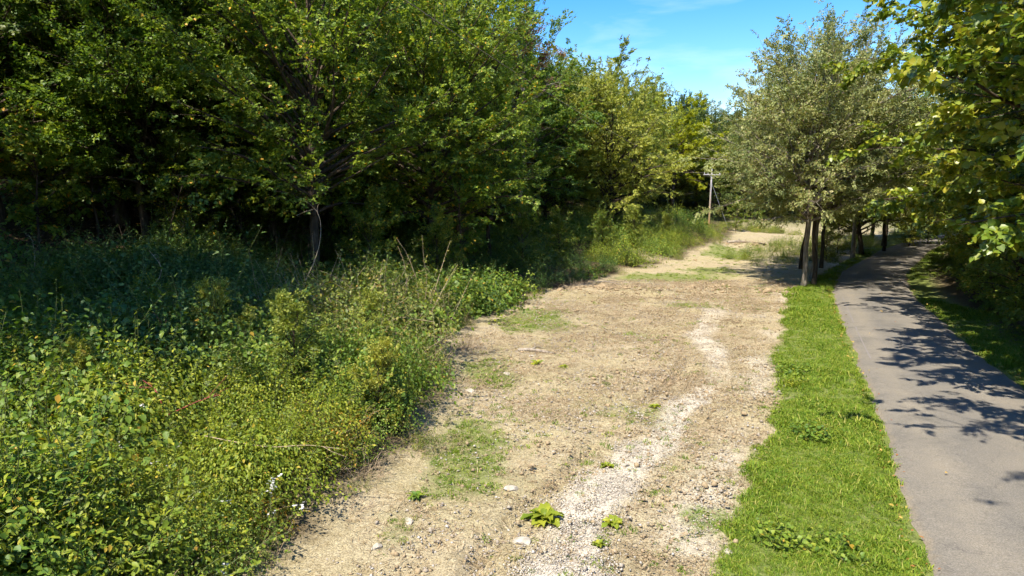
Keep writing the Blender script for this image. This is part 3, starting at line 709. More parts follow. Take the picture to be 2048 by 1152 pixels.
# --- right of the road
for (x, y, k, s, a, lab) in ((17.2, 19.5, 'edge_a', 1.18, 0.4, 'tree at the right picture edge with leafy boughs over the road'),
                             (20.8, 27.5, 'edge_a', 1.05, 2.4, 'dark-trunked tree up the right bank behind the leaning sapling'),
                             (24.5, 34.0, 'forest_b', 0.8, 4.4, 'tree on the right bank with foliage down to the verge'),
                             (28.0, 41.0, 'edge_a', 0.95, 1.2, 'right bank tree opposite the roadside olive trees'),
                             (32.5, 48.0, 'sunny_a', 0.9, 3.2, 'light green tree on the right bank before the bend'),
                             (38.6, 53.5, 'sunny_b', 0.85, 5.2, 'tree closing the view on the right of the road bend')):
    tree(k, 'roadside_tree', x, y, lab, s=s, rz=a); EX.append((x, y))
scatter_trees(32, lambda x, y: float(road_q(np.array([x]), np.array([y]))[0]) > ROAD_W + 4.0 and x < 0.8 * y + 9 and y > 14, 3.6, ['edge_a', 'forest_b', 'forest_a', 'maple_b', 'forest_c'], 'broadleaf_tree',
              'one of the trees in the dark wood right of the road', 'trees in the right wood', EX, (0.75, 1.0), box=(12, 75, 14, 80))
for (x, y, s, k, lab) in ((46.0, 78.0, 1.0, 'sunny_a', 'tree behind the road bend'), (52, 84, 1.0, 'sunny_b', 'farther tree behind the road bend, right side'), (40, 76, 0.9, 'sunny_b', 'tree just left behind the road bend')):
    tree(k, 'broadleaf_tree', x, y, lab, s=s, rz=x)

proto('heart_near', 'heart', 'bark', seed=21, H=15.5, base=0.20, Rc=6.3, r0=0.24, nl=46, leaf=0.175, leaves=22000, kind='heart', nleaf=8, spl=0.5,  sub_gap=0.6, widest=0.35, up=(4, 62), bend=(-0.35, 0.1), tilt=0.6, bias=(math.pi, 0.32))
proto('canopy', 'heart', 'bark', seed=22, H=16, base=0.5, Rc=6.6, r0=0.24, nl=40, leaf=0.19, leaves=22000, nleaf=8, sub_gap=0.6, widest=0.35, up=(4, 62), bend=(-0.2, 0.1), tilt=0.3)
tree('canopy', 'roadside_tree', 9.9, 4.2, 'tall roadside tree just outside the right of the picture', s=1.0, rz=1.0)
tree('canopy', 'roadside_tree', 15.2, 6.6, 'second tall roadside tree outside the right of the picture', s=0.95, rz=3.0)
tree('heart_near', 'heart_leaved_tree', 13.5, 10.6, 'near tree with big heart-shaped leaves hanging in at upper right', s=1.0, rz=0.0)
tree('edge_a', 'heart_leaved_tree', 15.6, 14.6, 'second tree at the right picture edge, behind the big heart leaves', s=0.95, rz=2.8)

# bushes at the wood edge and banks
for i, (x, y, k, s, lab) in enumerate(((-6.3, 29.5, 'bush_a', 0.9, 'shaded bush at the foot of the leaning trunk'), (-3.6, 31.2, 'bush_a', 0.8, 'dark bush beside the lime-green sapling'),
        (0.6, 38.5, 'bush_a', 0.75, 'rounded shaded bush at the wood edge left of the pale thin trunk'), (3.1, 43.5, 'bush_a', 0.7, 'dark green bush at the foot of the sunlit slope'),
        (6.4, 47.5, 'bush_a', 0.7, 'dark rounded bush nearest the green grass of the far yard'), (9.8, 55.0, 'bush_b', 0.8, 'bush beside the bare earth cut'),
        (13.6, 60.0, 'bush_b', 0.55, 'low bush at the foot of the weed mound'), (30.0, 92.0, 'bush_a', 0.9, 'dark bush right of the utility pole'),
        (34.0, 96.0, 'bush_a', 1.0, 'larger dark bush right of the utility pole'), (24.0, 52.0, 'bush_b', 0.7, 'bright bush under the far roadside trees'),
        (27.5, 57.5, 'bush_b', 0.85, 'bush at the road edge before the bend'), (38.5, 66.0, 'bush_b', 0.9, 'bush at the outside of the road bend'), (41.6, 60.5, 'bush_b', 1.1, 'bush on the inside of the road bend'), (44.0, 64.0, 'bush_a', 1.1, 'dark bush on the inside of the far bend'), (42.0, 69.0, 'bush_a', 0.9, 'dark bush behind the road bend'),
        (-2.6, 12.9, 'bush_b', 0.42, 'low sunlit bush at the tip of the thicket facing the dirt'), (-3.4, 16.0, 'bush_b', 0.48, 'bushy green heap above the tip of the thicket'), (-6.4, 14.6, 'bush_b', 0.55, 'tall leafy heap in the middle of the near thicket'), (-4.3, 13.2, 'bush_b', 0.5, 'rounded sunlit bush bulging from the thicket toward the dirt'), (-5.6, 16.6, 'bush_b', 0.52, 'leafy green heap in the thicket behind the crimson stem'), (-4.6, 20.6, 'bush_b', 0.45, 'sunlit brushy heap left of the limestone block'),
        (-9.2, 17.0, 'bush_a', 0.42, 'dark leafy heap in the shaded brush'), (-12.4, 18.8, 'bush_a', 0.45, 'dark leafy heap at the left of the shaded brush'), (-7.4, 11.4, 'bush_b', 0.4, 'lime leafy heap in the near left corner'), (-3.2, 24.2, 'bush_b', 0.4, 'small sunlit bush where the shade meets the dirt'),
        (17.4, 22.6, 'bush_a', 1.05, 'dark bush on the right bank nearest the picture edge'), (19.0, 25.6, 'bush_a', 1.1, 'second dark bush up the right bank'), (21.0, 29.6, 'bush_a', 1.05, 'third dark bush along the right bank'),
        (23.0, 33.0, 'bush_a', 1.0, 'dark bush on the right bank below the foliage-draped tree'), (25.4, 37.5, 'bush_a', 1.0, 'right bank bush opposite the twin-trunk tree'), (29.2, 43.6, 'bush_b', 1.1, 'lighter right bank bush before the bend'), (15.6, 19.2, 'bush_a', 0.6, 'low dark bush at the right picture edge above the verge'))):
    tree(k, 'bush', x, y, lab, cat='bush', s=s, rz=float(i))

# ------------------------------------------------------------------ undergrowth: clumps scattered on the ground
def clump(seed, kind, mats, stems=14, h=0.9, spread=0.55, leaf=0.07, shape='oval', per=16, r=0.25, start=0.15, flowers=0.0, stemr=0.004, droop=-0.5, upleaf=0.1, stem_mat=1):
    rng = np.random.default_rng(seed)
    if kind == 'w': leaf *= 0.8; per = int(per * 1.3)
    acc = Acc(); st = Acc(); fl = Acc()
    lv, lf = leaf_shape(shape)
    for s in range(stems):
        a = rng.uniform(0, 6.28); rr = r * math.sqrt(rng.random())
        p0 = np.array([rr * math.cos(a), rr * math.sin(a), -0.05])
        a2 = a + rng.normal(0, 0.6)
        out = spread * rng.uniform(0.2, 1.0)
        L = h * rng.uniform(0.6, 1.15)
        pth = curve_path(rng, p0, (math.cos(a2) * out, math.sin(a2) * out, 1.0), L, 6, 0.13, droop * out)
        v, f = tube(pth, np.linspace(stemr, stemr * 0.4, 7), 3); st.add(v, f, 0.4)
        for i in range(per):
            t = start + (1 - start) * (i + rng.random()) / per
            k = t * 6; k0 = min(int(k), 5); p = pth[k0] * (1 - k + k0) + pth[k0 + 1] * (k - k0)
            az = i * 2.4 + rng.uniform(-0.7, 0.7)
            sz = leaf * rng.uniform(0.55, 1.25) * (1.15 - 0.5 * t)
            m = rotz(az) @ roty(rng.normal(-upleaf, 0.4)) @ rotx(rng.normal(0, 0.4))
            reach = rng.uniform(0.0, 0.5) * leaf
            acc.add((lv * sz + [reach, 0, 0]) @ m.T + p, lf, rng.random())
        if rng.random() < flowers:
            for i in range(9):
                c = pth[-1] + rng.normal(0, 0.045, 3)
                m = rotz(rng.uniform(0, 6)) @ roty(rng.normal(0, 0.5))
                q = np.array([[-.5, -.5, 0], [.5, -.5, 0], [.5, .5, 0], [-.5, .5, 0]]) * 0.035
                fl.add(q @ m.T + c, np.array([[0, 1, 2, 3]]), rng.random())
    me = bpy.data.meshes.new('clump')
    parts = [(acc, 0), (st, 1)] + ([(fl, 2)] if fl.v else [])
    V = np.concatenate([np.concatenate(a.v) for a, _ in parts]); T = np.concatenate([np.concatenate(a.a) for a, _ in parts])
    F, MI, offn = [], [], 0
    fl_all = []
    for a, mi in parts:
        for nn in (3, 4):
            if a.f[nn]:
                ff = np.concatenate(a.f[nn]) + offn; fl_all.append(ff); MI.append(np.full(len(ff), mi, np.int32))
        offn += a.n
    me = mesh_np('clump', V, fl_all, mats, {'tint': T})
    me.polygons.foreach_set('material_index', np.concatenate(MI))
    return bpy.data.objects.new('clump_source', me)

def tuft(seed, mat, n=26, h=0.10, r=0.12, w=0.007, lay=0.5, kinds='blade'):
    rng = np.random.default_rng(seed); acc = Acc()
    for i in range(n):
        a = rng.uniform(0, 6.28); rr = r * math.sqrt(rng.random())
        p = np.array([rr * math.cos(a), rr * math.sin(a), -0.01]); b = rng.uniform(0, 6.28)
        d = np.array([math.cos(b), math.sin(b), 0]); s = np.array([-d[1], d[0], 0])
        L = h * rng.uniform(0.5, 1.3); ly = abs(rng.normal(0, lay))
        p1 = p + d * L * 0.45 * ly + np.array([0, 0, L * 0.6]); p2 = p1 + d * L * 0.55 * (ly + 0.4) + np.array([0, 0, L * 0.25 * (1 - ly)])
        acc.add(np.array([p - s * w, p + s * w, p1 - s * w * 0.8, p1 + s * w * 0.8, p2]), np.array([[0, 1, 3], [0, 3, 2], [2, 3, 4]]), rng.random())
    return bpy.data.objects.new('tuft_source', acc.mesh('tuft', [mat]))

def straw_patch(seed, mat, n=40, r=0.35, L=0.14, w=0.004, lift=0.02):
    rng = np.random.default_rng(seed); acc = Acc()
    for i in range(n):
        p = np.array([rng.normal(0, r * 0.6), rng.normal(0, r * 0.6), abs(rng.normal(0.0, lift))]); b = rng.uniform(0, 6.28)
        d = np.array([math.cos(b), math.sin(b), rng.normal(0, 0.2)]); s = np.array([-d[1], d[0], 0]); l = L * rng.uniform(0.3, 1.3)
        m_ = p + d * l * 0.5 + np.array([0, 0, rng.normal(0.01, 0.012)])
        acc.add(np.array([p - s * w, p + s * w, m_ + s * w, m_ - s * w, p + d * l + s * w * .5, p + d * l - s * w * .5]), np.array([[0, 1, 2, 3], [3, 2, 4, 5]]), rng.random())
    return bpy.data.objects.new('straw_source', acc.mesh('straw', [mat]))

def pebble_geo(rng, sz):
    g = np.array([[0, 0, 1], [1, 0, 0.1], [0.3, 0.95, 0], [-0.8, 0.6, 0.1], [-0.8, -0.6, 0], [0.3, -0.95, 0.1], [0, 0, -0.7]], float)
    g = g * rng.uniform(0.65, 1.25, g.shape) * np.array([1, rng.uniform(0.6, 1), rng.uniform(0.4, 0.75)]) * sz
    f = np.array([[0, 1, 2], [0, 2, 3], [0, 3, 4], [0, 4, 5], [0, 5, 1], [6, 2, 1], [6, 3, 2], [6, 4, 3], [6, 5, 4], [6, 1, 5]])
    return g @ rotz(rng.uniform(0, 6.28)).T, f

def pebble_patch(seed, mat, n=40, r=0.3, sz=0.02):
    rng = np.random.default_rng(seed); acc = Acc()
    for i in range(n):
        v, f = pebble_geo(rng, sz * rng.lognormal(0, 0.45))
        acc.add(v + np.array([rng.uniform(-r, r), rng.uniform(-r, r), 0.004]), f, rng.random())
    return bpy.data.objects.new('pebble_source', acc.mesh('pebbles', [mat]))

def leaf_patch(seed, mat, n=30, r=0.4, leaf=0.09, shape='wide'):
    rng = np.random.default_rng(seed); acc = Acc(); lv, lf = leaf_shape(shape)
    for i in range(n):
        m = rotz(rng.uniform(0, 6.28)) @ roty(rng.normal(0, 0.3)) @ rotx(rng.normal(0, 0.4))
        acc.add((lv * leaf * rng.uniform(0.6, 1.2)) @ m.T + np.array([rng.uniform(-r, r), rng.uniform(-r, r), abs(rng.normal(0.015, 0.02))]), lf, rng.random())
    return bpy.data.objects.new('litter_source', acc.mesh('litter', [mat]))

def scatter(name, pts, rot, scl, idx, sources, label=None, cat=None):
    pts = np.asarray(pts, np.float32); n = len(pts)
    me = bpy.data.meshes.new(name)
    me.vertices.add(n); me.vertices.foreach_set('co', pts.ravel())
    a = me.attributes.new('rot', 'FLOAT_VECTOR', 'POINT'); a.data.foreach_set('vector', np.asarray(rot, np.float32).ravel())
    a = me.attributes.new('scl', 'FLOAT_VECTOR', 'POINT'); s = np.asarray(scl, np.float32); s = np.repeat(s[:, None], 3, 1) if s.ndim == 1 else s
    a.data.foreach_set('vector', s.ravel())
    a = me.attributes.new('idx', 'INT', 'POINT'); a.data.foreach_set('value', np.asarray(idx, np.int32))
    o = add(name, me, kind='stuff', label=label, cat=cat)
    ng = bpy.data.node_groups.new(name, 'GeometryNodeTree')
    ng.interface.new_socket('Geometry', in_out='INPUT', socket_type='NodeSocketGeometry')
    ng.interface.new_socket('Geometry', in_out='OUTPUT', socket_type='NodeSocketGeometry')
    N, L = ng.nodes, ng.links
    gi, go, ip, jn = N.new('NodeGroupInput'), N.new('NodeGroupOutput'), N.new('GeometryNodeInstanceOnPoints'), N.new('GeometryNodeJoinGeometry')
    for s_ in reversed(sources):           # the join node stacks its links last in, first out
        oi = N.new('GeometryNodeObjectInfo'); oi.inputs['Object'].default_value = s_
        g2 = N.new('GeometryNodeGeometryToInstance'); L.new(oi.outputs['Geometry'], g2.inputs[0]); L.new(g2.outputs[0], jn.inputs[0])
    def na(nm, t):
        x = N.new('GeometryNodeInputNamedAttribute'); x.data_type = t; x.inputs['Name'].default_value = nm; return x.outputs['Attribute']
    L.new(gi.outputs[0], ip.inputs['Points']); L.new(jn.outputs[0], ip.inputs['Instance']); ip.inputs['Pick Instance'].default_value = True
    L.new(na('idx', 'INT'), ip.inputs['Instance Index']); L.new(na('rot', 'FLOAT_VECTOR'), ip.inputs['Rotation']); L.new(na('scl', 'FLOAT_VECTOR'), ip.inputs['Scale'])
    L.new(ip.outputs[0], go.inputs[0])
    o.modifiers.new('scatter', 'NODES').node_group = ng
    return o

def rand_pts(rng, n, box, dens):
    """rejection-sample n candidates by dens(x, y) in 0..1"""
    x = rng.uniform(box[0], box[1], n); y = rng.uniform(box[2], box[3], n)
    k = rng.random(n) < dens(x, y)
    return x[k], y[k]

def rots(rng, n, tilt=0.08):
    return np.stack([rng.normal(0, tilt, n), rng.normal(0, tilt, n), rng.uniform(0, 6.283, n)], -1)

def frus(x, y, m=1.5): return (np.abs(x) < 0.77 * y + m)

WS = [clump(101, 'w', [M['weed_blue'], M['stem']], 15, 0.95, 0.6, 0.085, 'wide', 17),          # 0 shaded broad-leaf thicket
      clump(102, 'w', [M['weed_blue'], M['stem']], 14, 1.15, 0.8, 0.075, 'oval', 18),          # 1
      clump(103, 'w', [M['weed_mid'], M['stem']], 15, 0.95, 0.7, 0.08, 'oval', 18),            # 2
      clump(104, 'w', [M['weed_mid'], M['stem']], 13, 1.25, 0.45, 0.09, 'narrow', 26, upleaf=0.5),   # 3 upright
      clump(105, 'w', [M['weed_yel'], M['stem']], 15, 0.85, 0.9, 0.085, 'oval', 18),           # 4 lime ovate
      clump(106, 'w', [M['weed_yel'], M['stem']], 14, 0.95, 0.9, 0.075, 'oval', 18, flowers=0.12),   # 5
      clump(107, 'w', [M['weed_olive'], M['stem_dry']], 20, 0.75, 0.9, 0.055, 'narrow', 26, upleaf=0.3),  # 6 fine tan-green
      clump(108, 'w', [M['weed_olive'], M['stem_dry']], 18, 0.7, 1.1, 0.05, 'kite', 22),       # 7
      clump(109, 'w', [M['straw'], M['stem_dry']], 24, 0.55, 1.0, 0.06, 'narrow', 10, stemr=0.003),  # 8 dead brown
      clump(110, 'w', [M['weed_mid'], M['stem']], 12, 0.45, 1.1, 0.06, 'oval', 16),            # 9 low
      clump(111, 'w', [M['weed_yel'], M['stem']], 12, 0.4, 1.2, 0.05, 'kite', 18),             # 10 low lime
      clump(112, 'w', [M['weed_mid'], M['stem'], M['flower']], 12, 0.9, 0.6, 0.061, 'oval', 22, flowers=0.8)]  # 11 white flowers
def mound(seed, mat, n=850, rx=0.95, hgt=0.85, leaf=0.075, shape='wide', stem='stem', sprigs=8):
    leaf *= 0.8; n = int(n * 1.35)
    rg = np.random.default_rng(seed); acc = Acc(); st = Acc(); lv, lf = leaf_shape(shape)
    for i in range(n):
        a = rg.uniform(0, 6.283); ct = rg.uniform(0.0, 1.0); sn = math.sqrt(1 - ct * ct)
        lump = 0.8 + 0.22 * math.sin(3 * a + seed) * sn + 0.18 * math.sin(5 * a + 4 * ct + seed * 2)
        rr = lump * rg.uniform(0.78, 1.08)
        p = np.array([rx * sn * math.cos(a) * rr, rx * sn * math.sin(a) * rr, hgt * ct * rr])
        m = rotz(a + rg.normal(0, 0.7)) @ roty(rg.normal(0.25 + 0.5 * sn, 0.4)) @ rotx(rg.normal(0, 0.45))
        acc.add((lv * leaf * rg.uniform(0.55, 1.2)) @ m.T + p, lf, min(rg.random(), 0.94) if rg.random() > 0.02 else 1.0)
    for i in range(sprigs):
        a = rg.uniform(0, 6.28); r0 = rg.uniform(0, rx * 0.7)
        pth = curve_path(rg, (r0 * math.cos(a), r0 * math.sin(a), 0.0), (math.cos(a) * 0.5, math.sin(a) * 0.5, 1.0), hgt * rg.uniform(0.9, 1.4), 6, 0.15, -0.6)
        v, f = tube(pth, np.linspace(0.006, 0.002, 7), 3); st.add(v, f, 0.4)
        for j in range(14):
            k = rg.uniform(2.5, 5.99); k0 = int(k); p = pth[k0] * (1 - k + k0) + pth[k0 + 1] * (k - k0)
            acc.add((lv * leaf * rg.uniform(0.5, 1.1)) @ (rotz(rg.uniform(0, 6.28)) @ roty(rg.normal(0.1, 0.4)) @ rotx(rg.normal(0, 0.4))).T + p, lf, rg.random() * 0.94)
    na1 = acc.n
    V = np.concatenate(acc.v + st.v); T = np.concatenate(acc.a + st.a)
    f1, f2 = np.concatenate(acc.f[3]), np.concatenate(st.f[4]) + na1
    me = mesh_np('mound', V, [f1, f2], [M[mat], M[stem]], {'tint': T})
    me.polygons.foreach_set('material_index', np.concatenate([np.zeros(len(f1), np.int32), np.ones(len(f2), np.int32)]))
    return bpy.data.objects.new('mound_source', me)
M['weed_gold'] = leaf_mat('leaf_gold', [(0, (0.09, 0.12, 0.012)), (0.6, (0.17, 0.18, 0.02)), (0.9, (0.26, 0.2, 0.02)), (1, (0.42, 0.2, 0.02))], 0.3)
NB = len(WS)
WS += [mound(131, 'weed_blue', 1100, leaf=0.062), mound(132, 'weed_mid', 1200, leaf=0.06), mound(133, 'weed_yel', 1300, leaf=0.062, shape='oval'), mound(134, 'weed_olive', 1100, leaf=0.06, shape='kite', stem='stem_dry', sprigs=16),
       mound(135, 'weed_mid', 900, 1.1, 0.7, 0.085), mound(136, 'weed_gold', 1000, 0.8, 0.7, 0.06, 'kite', 'stem_dry', 12)]
rng = np.random.default_rng(5)
def weed_density(x, y):
    dl = bank_l(y) - x
    edge = sstep(-0.1, 0.9, dl + (fbm(x * 0.8, y * 0.8, 61, 3) - 0.5) * 2.4)
    deep = 1 - sstep(12.5, 16.5, dl) * np.where(y < 42, 0.93, 0.6)
    deep = deep * (1 - 0.95 * np.exp(-((x - 10.6) / 1.7) ** 2 - ((y - 52.0) / 1.6) ** 2))
    return edge * deep * frus(x, y, 2.5) * np.interp(y, [2, 20, 40, 80], [1.0, 0.85, 0.55, 0.3]) * (y > 2.0)
wx, wy = rand_pts(rng, 8200, (-34, 22, 2, 86), weed_density)
extra_x, extra_y = rand_pts(rng, 2300, (-16, 0, 3, 30), weed_density)
wx = np.concatenate([wx, extra_x]); wy = np.concatenate([wy, extra_y])
dlw = bank_l(wy) - wx
na_, nb_ = fbm(wx * 0.22, wy * 0.22, 71, 3), fbm(wx * 0.35 + 9, wy * 0.35, 72, 3)
idx = np.zeros(len(wx), int)
u, u2 = rng.random(len(wx)), rng.random(len(wx))
for i in range(len(wx)):
    d, a, b = dlw[i], na_[i], nb_[i]
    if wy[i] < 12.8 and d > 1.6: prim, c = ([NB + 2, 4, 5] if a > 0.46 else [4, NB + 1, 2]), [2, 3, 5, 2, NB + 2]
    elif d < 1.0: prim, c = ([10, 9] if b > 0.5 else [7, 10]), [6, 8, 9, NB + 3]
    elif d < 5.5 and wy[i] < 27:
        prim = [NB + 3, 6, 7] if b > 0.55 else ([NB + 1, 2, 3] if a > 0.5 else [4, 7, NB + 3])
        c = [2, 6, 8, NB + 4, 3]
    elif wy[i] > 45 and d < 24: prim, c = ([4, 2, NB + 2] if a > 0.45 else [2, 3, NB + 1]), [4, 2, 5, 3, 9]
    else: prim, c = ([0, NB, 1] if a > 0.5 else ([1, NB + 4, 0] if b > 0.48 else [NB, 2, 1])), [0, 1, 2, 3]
    c = prim if u2[i] < 0.72 else c
    idx[i] = c[int(u[i] * len(c))]
for (gx_, gy_) in ((-3.2, 11.2), (-3.7, 9.5), (-3.1, 12.0)):
    wx = np.append(wx, gx_); wy = np.append(wy, gy_); idx = np.append(idx, NB + 5)
dlw = bank_l(wy) - wx; nb_ = fbm(wx * 0.35 + 9, wy * 0.35, 72, 3); nc_ = fbm(wx * 0.55 + 3, wy * 0.55, 73, 2)
sc_ = np.where((dlw > 1.2) & (wy < 22), 1.15, 1.0) * rng.uniform(0.75, 1.25, len(wx)) * (0.5 + 0.8 * sstep(0.2, 2.6, dlw)) * np.interp(nc_, [0.25, 0.5, 0.75], [0.55, 0.95, 1.4]) * np.interp(wy, [10, 40], [1.0, 1.25])
wz = height(wx, wy)
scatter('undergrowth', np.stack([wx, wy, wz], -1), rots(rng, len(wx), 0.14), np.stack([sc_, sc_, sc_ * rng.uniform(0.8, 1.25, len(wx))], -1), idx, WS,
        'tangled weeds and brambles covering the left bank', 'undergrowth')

def mound_density(x, y):
    g = np.exp(-((x - 14.6) / 4.8) ** 2 - ((y - 66) / 7.5) ** 2)
    strip = (np.abs(y - 92) < 7) & (x > 20) & (x < 36)
    return np.clip(sstep(0.2, 0.5, g + (fbm(x * .5, y * .5, 81, 3) - .5) * .3) + 0.7 * strip * (fbm(x * .3, y * .3, 82, 2) > .42), 0, 1) * 0.9
mx_, my_ = rand_pts(rng, 2600, (8, 36, 56, 99), mound_density)
s_ = rng.uniform(0.7, 1.2, len(mx_))
scatter('mound_weeds', np.stack([mx_, my_, height(mx_, my_)], -1), rots(rng, len(mx_), 0.12), s_, rng.choice([4, 5, 6, 7, 2, NB + 2, NB + 3], len(mx_)), WS, 'sunny weeds on the mound and around the utility pole', 'undergrowth')

def right_density(x, y):
    q = road_q(x, y) - ROAD_W
    return sstep(1.0, 2.0, q + (fbm(x * .7, y * .7, 91, 3) - .5) * 1.3) * (1 - sstep(9, 14, q)) * (x < 0.8 * y + 3) * (y > 8) * np.interp(y, [10, 40, 75], [0.8, 0.6, 0.3])
bx_, by_ = rand_pts(rng, 6500, (8, 62, 8, 80), right_density)
qr = road_q(bx_, by_) - ROAD_W
s_ = rng.uniform(0.6, 1.1, len(bx_)) * (0.55 + 0.55 * sstep(1, 4, qr))
scatter('bank_undergrowth', np.stack([bx_, by_, height(bx_, by_)], -1), rots(rng, len(bx_), 0.12), s_, np.where(qr < 2.0, rng.choice([9, 10, 10], len(bx_)), rng.choice([0, 1, 2, NB, NB + 1, NB + 4, 3], len(bx_))), WS, 'shaded weeds on the bank right of the road', 'undergrowth')

# weeds under the far roadside trees
def rs_density(x, y):
    q = road_q(x, y)
    return ((q < -1.0) & (q > -9) & (y > 49)) * sstep(.35, .5, fbm(x * .3, y * .3, 95, 3)) * 1.0
fx2, fy2 = rand_pts(rng, 1500, (16, 48, 49, 84), rs_density)
scatter('roadside_weeds', np.stack([fx2, fy2, height(fx2, fy2)], -1), rots(rng, len(fx2), 0.12), rng.uniform(0.6, 1.3, len(fx2)), rng.choice([4, 2, 5, 3], len(fx2)), WS, 'bright weeds under the far trees left of the road', 'undergrowth')

# ------------------------------------------------------------------ grass
GT = [tuft(201, M['grass'], 30, 0.085, 0.13, 0.006, 0.7), tuft(202, M['grass'], 26, 0.11, 0.13, 0.006, 0.55), tuft(203, M['grass'], 24, 0.07, 0.13, 0.008, 0.9), tuft(204, M['grass'], 16, 0.2, 0.1, 0.006, 0.6),
      clump(205, 'c', [M['weed_mid'], M['stem']], 12, 0.09, 1.4, 0.032, 'wide', 6, 0.13, stemr=0.002), tuft(206, M['straw'], 16, 0.08, 0.12, 0.004, 0.9)]
def verge_density(x, y):
    q = road_q(x, y)
    n = (fbm(x * 1.3, y * 1.3, 12, 4) - 0.5) * 0.9
    left = sstep(-0.12, 0.12, x - verge_l(y) + n) * (q < 0.04 + 0.3 * (fbm(x * 2, y * 2, 13, 3) - .5))
    right = (q > ROAD_W - 0.02 + 0.3 * (fbm(x * 2, y * 2, 14, 3) - .5)) * (q < ROAD_W + 2.0)
    return np.clip(left + right, 0, 1) * frus(x, y, 1) * np.interp(y, [8, 20, 40, 70], [1, 0.75, 0.4, 0.2])
vx, vy = [], []
for b, n_ in (((0.5, 12, 7, 16), 12500), ((4, 20, 16, 40), 20000), ((14, 44, 40, 66), 8000)):
    a_, b_ = rand_pts(rng, n_ * 2, b, verge_density); vx.append(a_); vy.append(b_)
vx, vy = np.concatenate(vx), np.concatenate(vy)
vz = height(vx, vy)
near_edge = np.minimum(np.abs(road_q(vx, vy)), 2)
vn = fbm(vx * .55, vy * .55, 16, 3)
s_ = rng.uniform(0.6, 1.3, len(vx)) * np.interp(fbm(vx * .8, vy * .8, 15, 3), [.3, .5, .7], [.6, .9, 1.35]) * np.interp(vy, [8, 40], [0.82, 1.5])
scatter('verge_grass', np.stack([vx, vy, vz], -1), rots(rng, len(vx), 0.1), s_, np.where(vn > .56, rng.choice([4, 1, 2, 0], len(vx)), rng.choice([0, 1, 2, 3, 0, 5], len(vx), p=[.3, .32, .22, .04, .115, .005])), GT, 'mown green grass along both edges of the road', 'grass')

def yard_green(x, y):
    return green_amt(x, y) * in_dirt(x, y) * frus(x, y, 1) + 0.16 * in_dirt(x, y) * sstep(.4, .6, fbm(x * .6, y * .6, 33, 3))
yx, yy = [], []
for b, n_ in (((-4, 8, 7.5, 18), 9000), ((-4, 14, 18, 36), 9000), ((4, 28, 36, 70), 7000)):
    a_, b_ = rand_pts(rng, n_, b, yard_green); yx.append(a_); yy.append(b_)
yx, yy = np.concatenate(yx), np.concatenate(yy)
scatter('sparse_grass', np.stack([yx, yy, height(yx, yy)], -1), rots(rng, len(yx), 0.15), rng.uniform(0.4, 0.95, len(yx)) * np.interp(yy, [8, 50], [1, 1.7]), rng.choice([0, 2, 4, 4], len(yx)), GT, 'sparse green regrowth on the bare dirt yard', 'grass')

# ------------------------------------------------------------------ gravel, straw, litter
PB = [pebble_patch(301 + i, M['gravel'], 150, 0.3, 0.0085) for i in range(3)] + [pebble_patch(311 + i, M['stone'], 14, 0.4, 0.02) for i in range(3)]
ST = [straw_patch(321 + i, M['straw'], 44, 0.4, 0.13, 0.004) for i in range(3)]
px_, py_ = rand_pts(rng, 14000, (-3, 12, 7.8, 33), lambda x, y: sstep(0.3, 0.9, gravel_amt(x, y)) * in_dirt(x, y) * np.interp(y, [8, 10.5, 13, 33], [1.0, 0.9, 0.45, 0.3]) * frus(x, y, 1))
scatter('gravel', np.stack([px_, py_, height(px_, py_)], -1), rots(rng, len(px_), 0.03), rng.uniform(0.75, 1.2, len(px_)), rng.integers(0, 3, len(px_)), PB[:3], 'pale gravel showing through the dirt in a track', 'gravel')
px_, py_ = rand_pts(rng, 5200, (-4, 16, 7.8, 40), lambda x, y: in_dirt(x, y) * frus(x, y, 1) * (0.25 + 0.75 * sstep(.4, .65, fbm(x * .5, y * .5, 98, 3))))
scatter('pebbles', np.stack([px_, py_, height(px_, py_)], -1), rots(rng, len(px_), 0.05), rng.uniform(0.6, 1.3, len(px_)), rng.integers(0, 3, len(px_)), PB[3:], 'small stones strewn over the dirt yard', 'pebbles')
px_, py_ = rand_pts(rng, 8000, (-4, 16, 7.8, 40), lambda x, y: in_dirt(x, y) * frus(x, y, 1) * (0.3 + 0.7 * sstep(.4, .6, fbm(x * .4, y * .4, 99, 3))) * (1 - .8 * gravel_amt(x, y)))
scatter('straw_debris', np.stack([px_, py_, height(px_, py_)], -1), rots(rng, len(px_), 0.05), rng.uniform(0.7, 1.3, len(px_)), rng.integers(0, 3, len(px_)), ST, 'dry straw and stalks lying on the dirt yard', 'straw')
CR = [bpy.data.objects.new('crumb_source', pebble_patch(361 + i, M['clod'], 34, 0.35, 0.017).data) for i in range(3)]
px_, py_ = rand_pts(rng, 9000, (-4, 16, 7.8, 40), lambda x, y: in_dirt(x, y) * frus(x, y, 1) * (0.15 + 0.85 * sstep(.42, .62, fbm(x * .45, y * .45, 97, 3))) * (1 - .8 * gravel_amt(x, y)))
scatter('dirt_crumbs', np.stack([px_, py_, height(px_, py_)], -1), rots(rng, len(px_), 0.05), rng.uniform(0.6, 1.5, len(px_)), rng.integers(0, 3, len(px_)), CR, 'crumbled earth over the dirt yard', 'dirt')
LT = [leaf_patch(331 + i, M['litter'], 34, 0.45) for i in range(3)]
px_, py_ = rand_pts(rng, 2600, (-40, 4, 22, 46), lambda x, y: sstep(12, 17, bank_l(y) - x) * frus(x, y, 2))
scatter('leaf_litter', np.stack([px_, py_, height(px_, py_)], -1), rots(rng, len(px_), 0.05), rng.uniform(0.8, 1.5, len(px_)), rng.integers(0, 3, len(px_)), LT, 'brown leaf litter on the floor of the left wood', 'leaf litter')
FL = [leaf_patch(341 + i, M['fallen'], 1, 0.0, 0.085, 'oval') for i in range(4)]
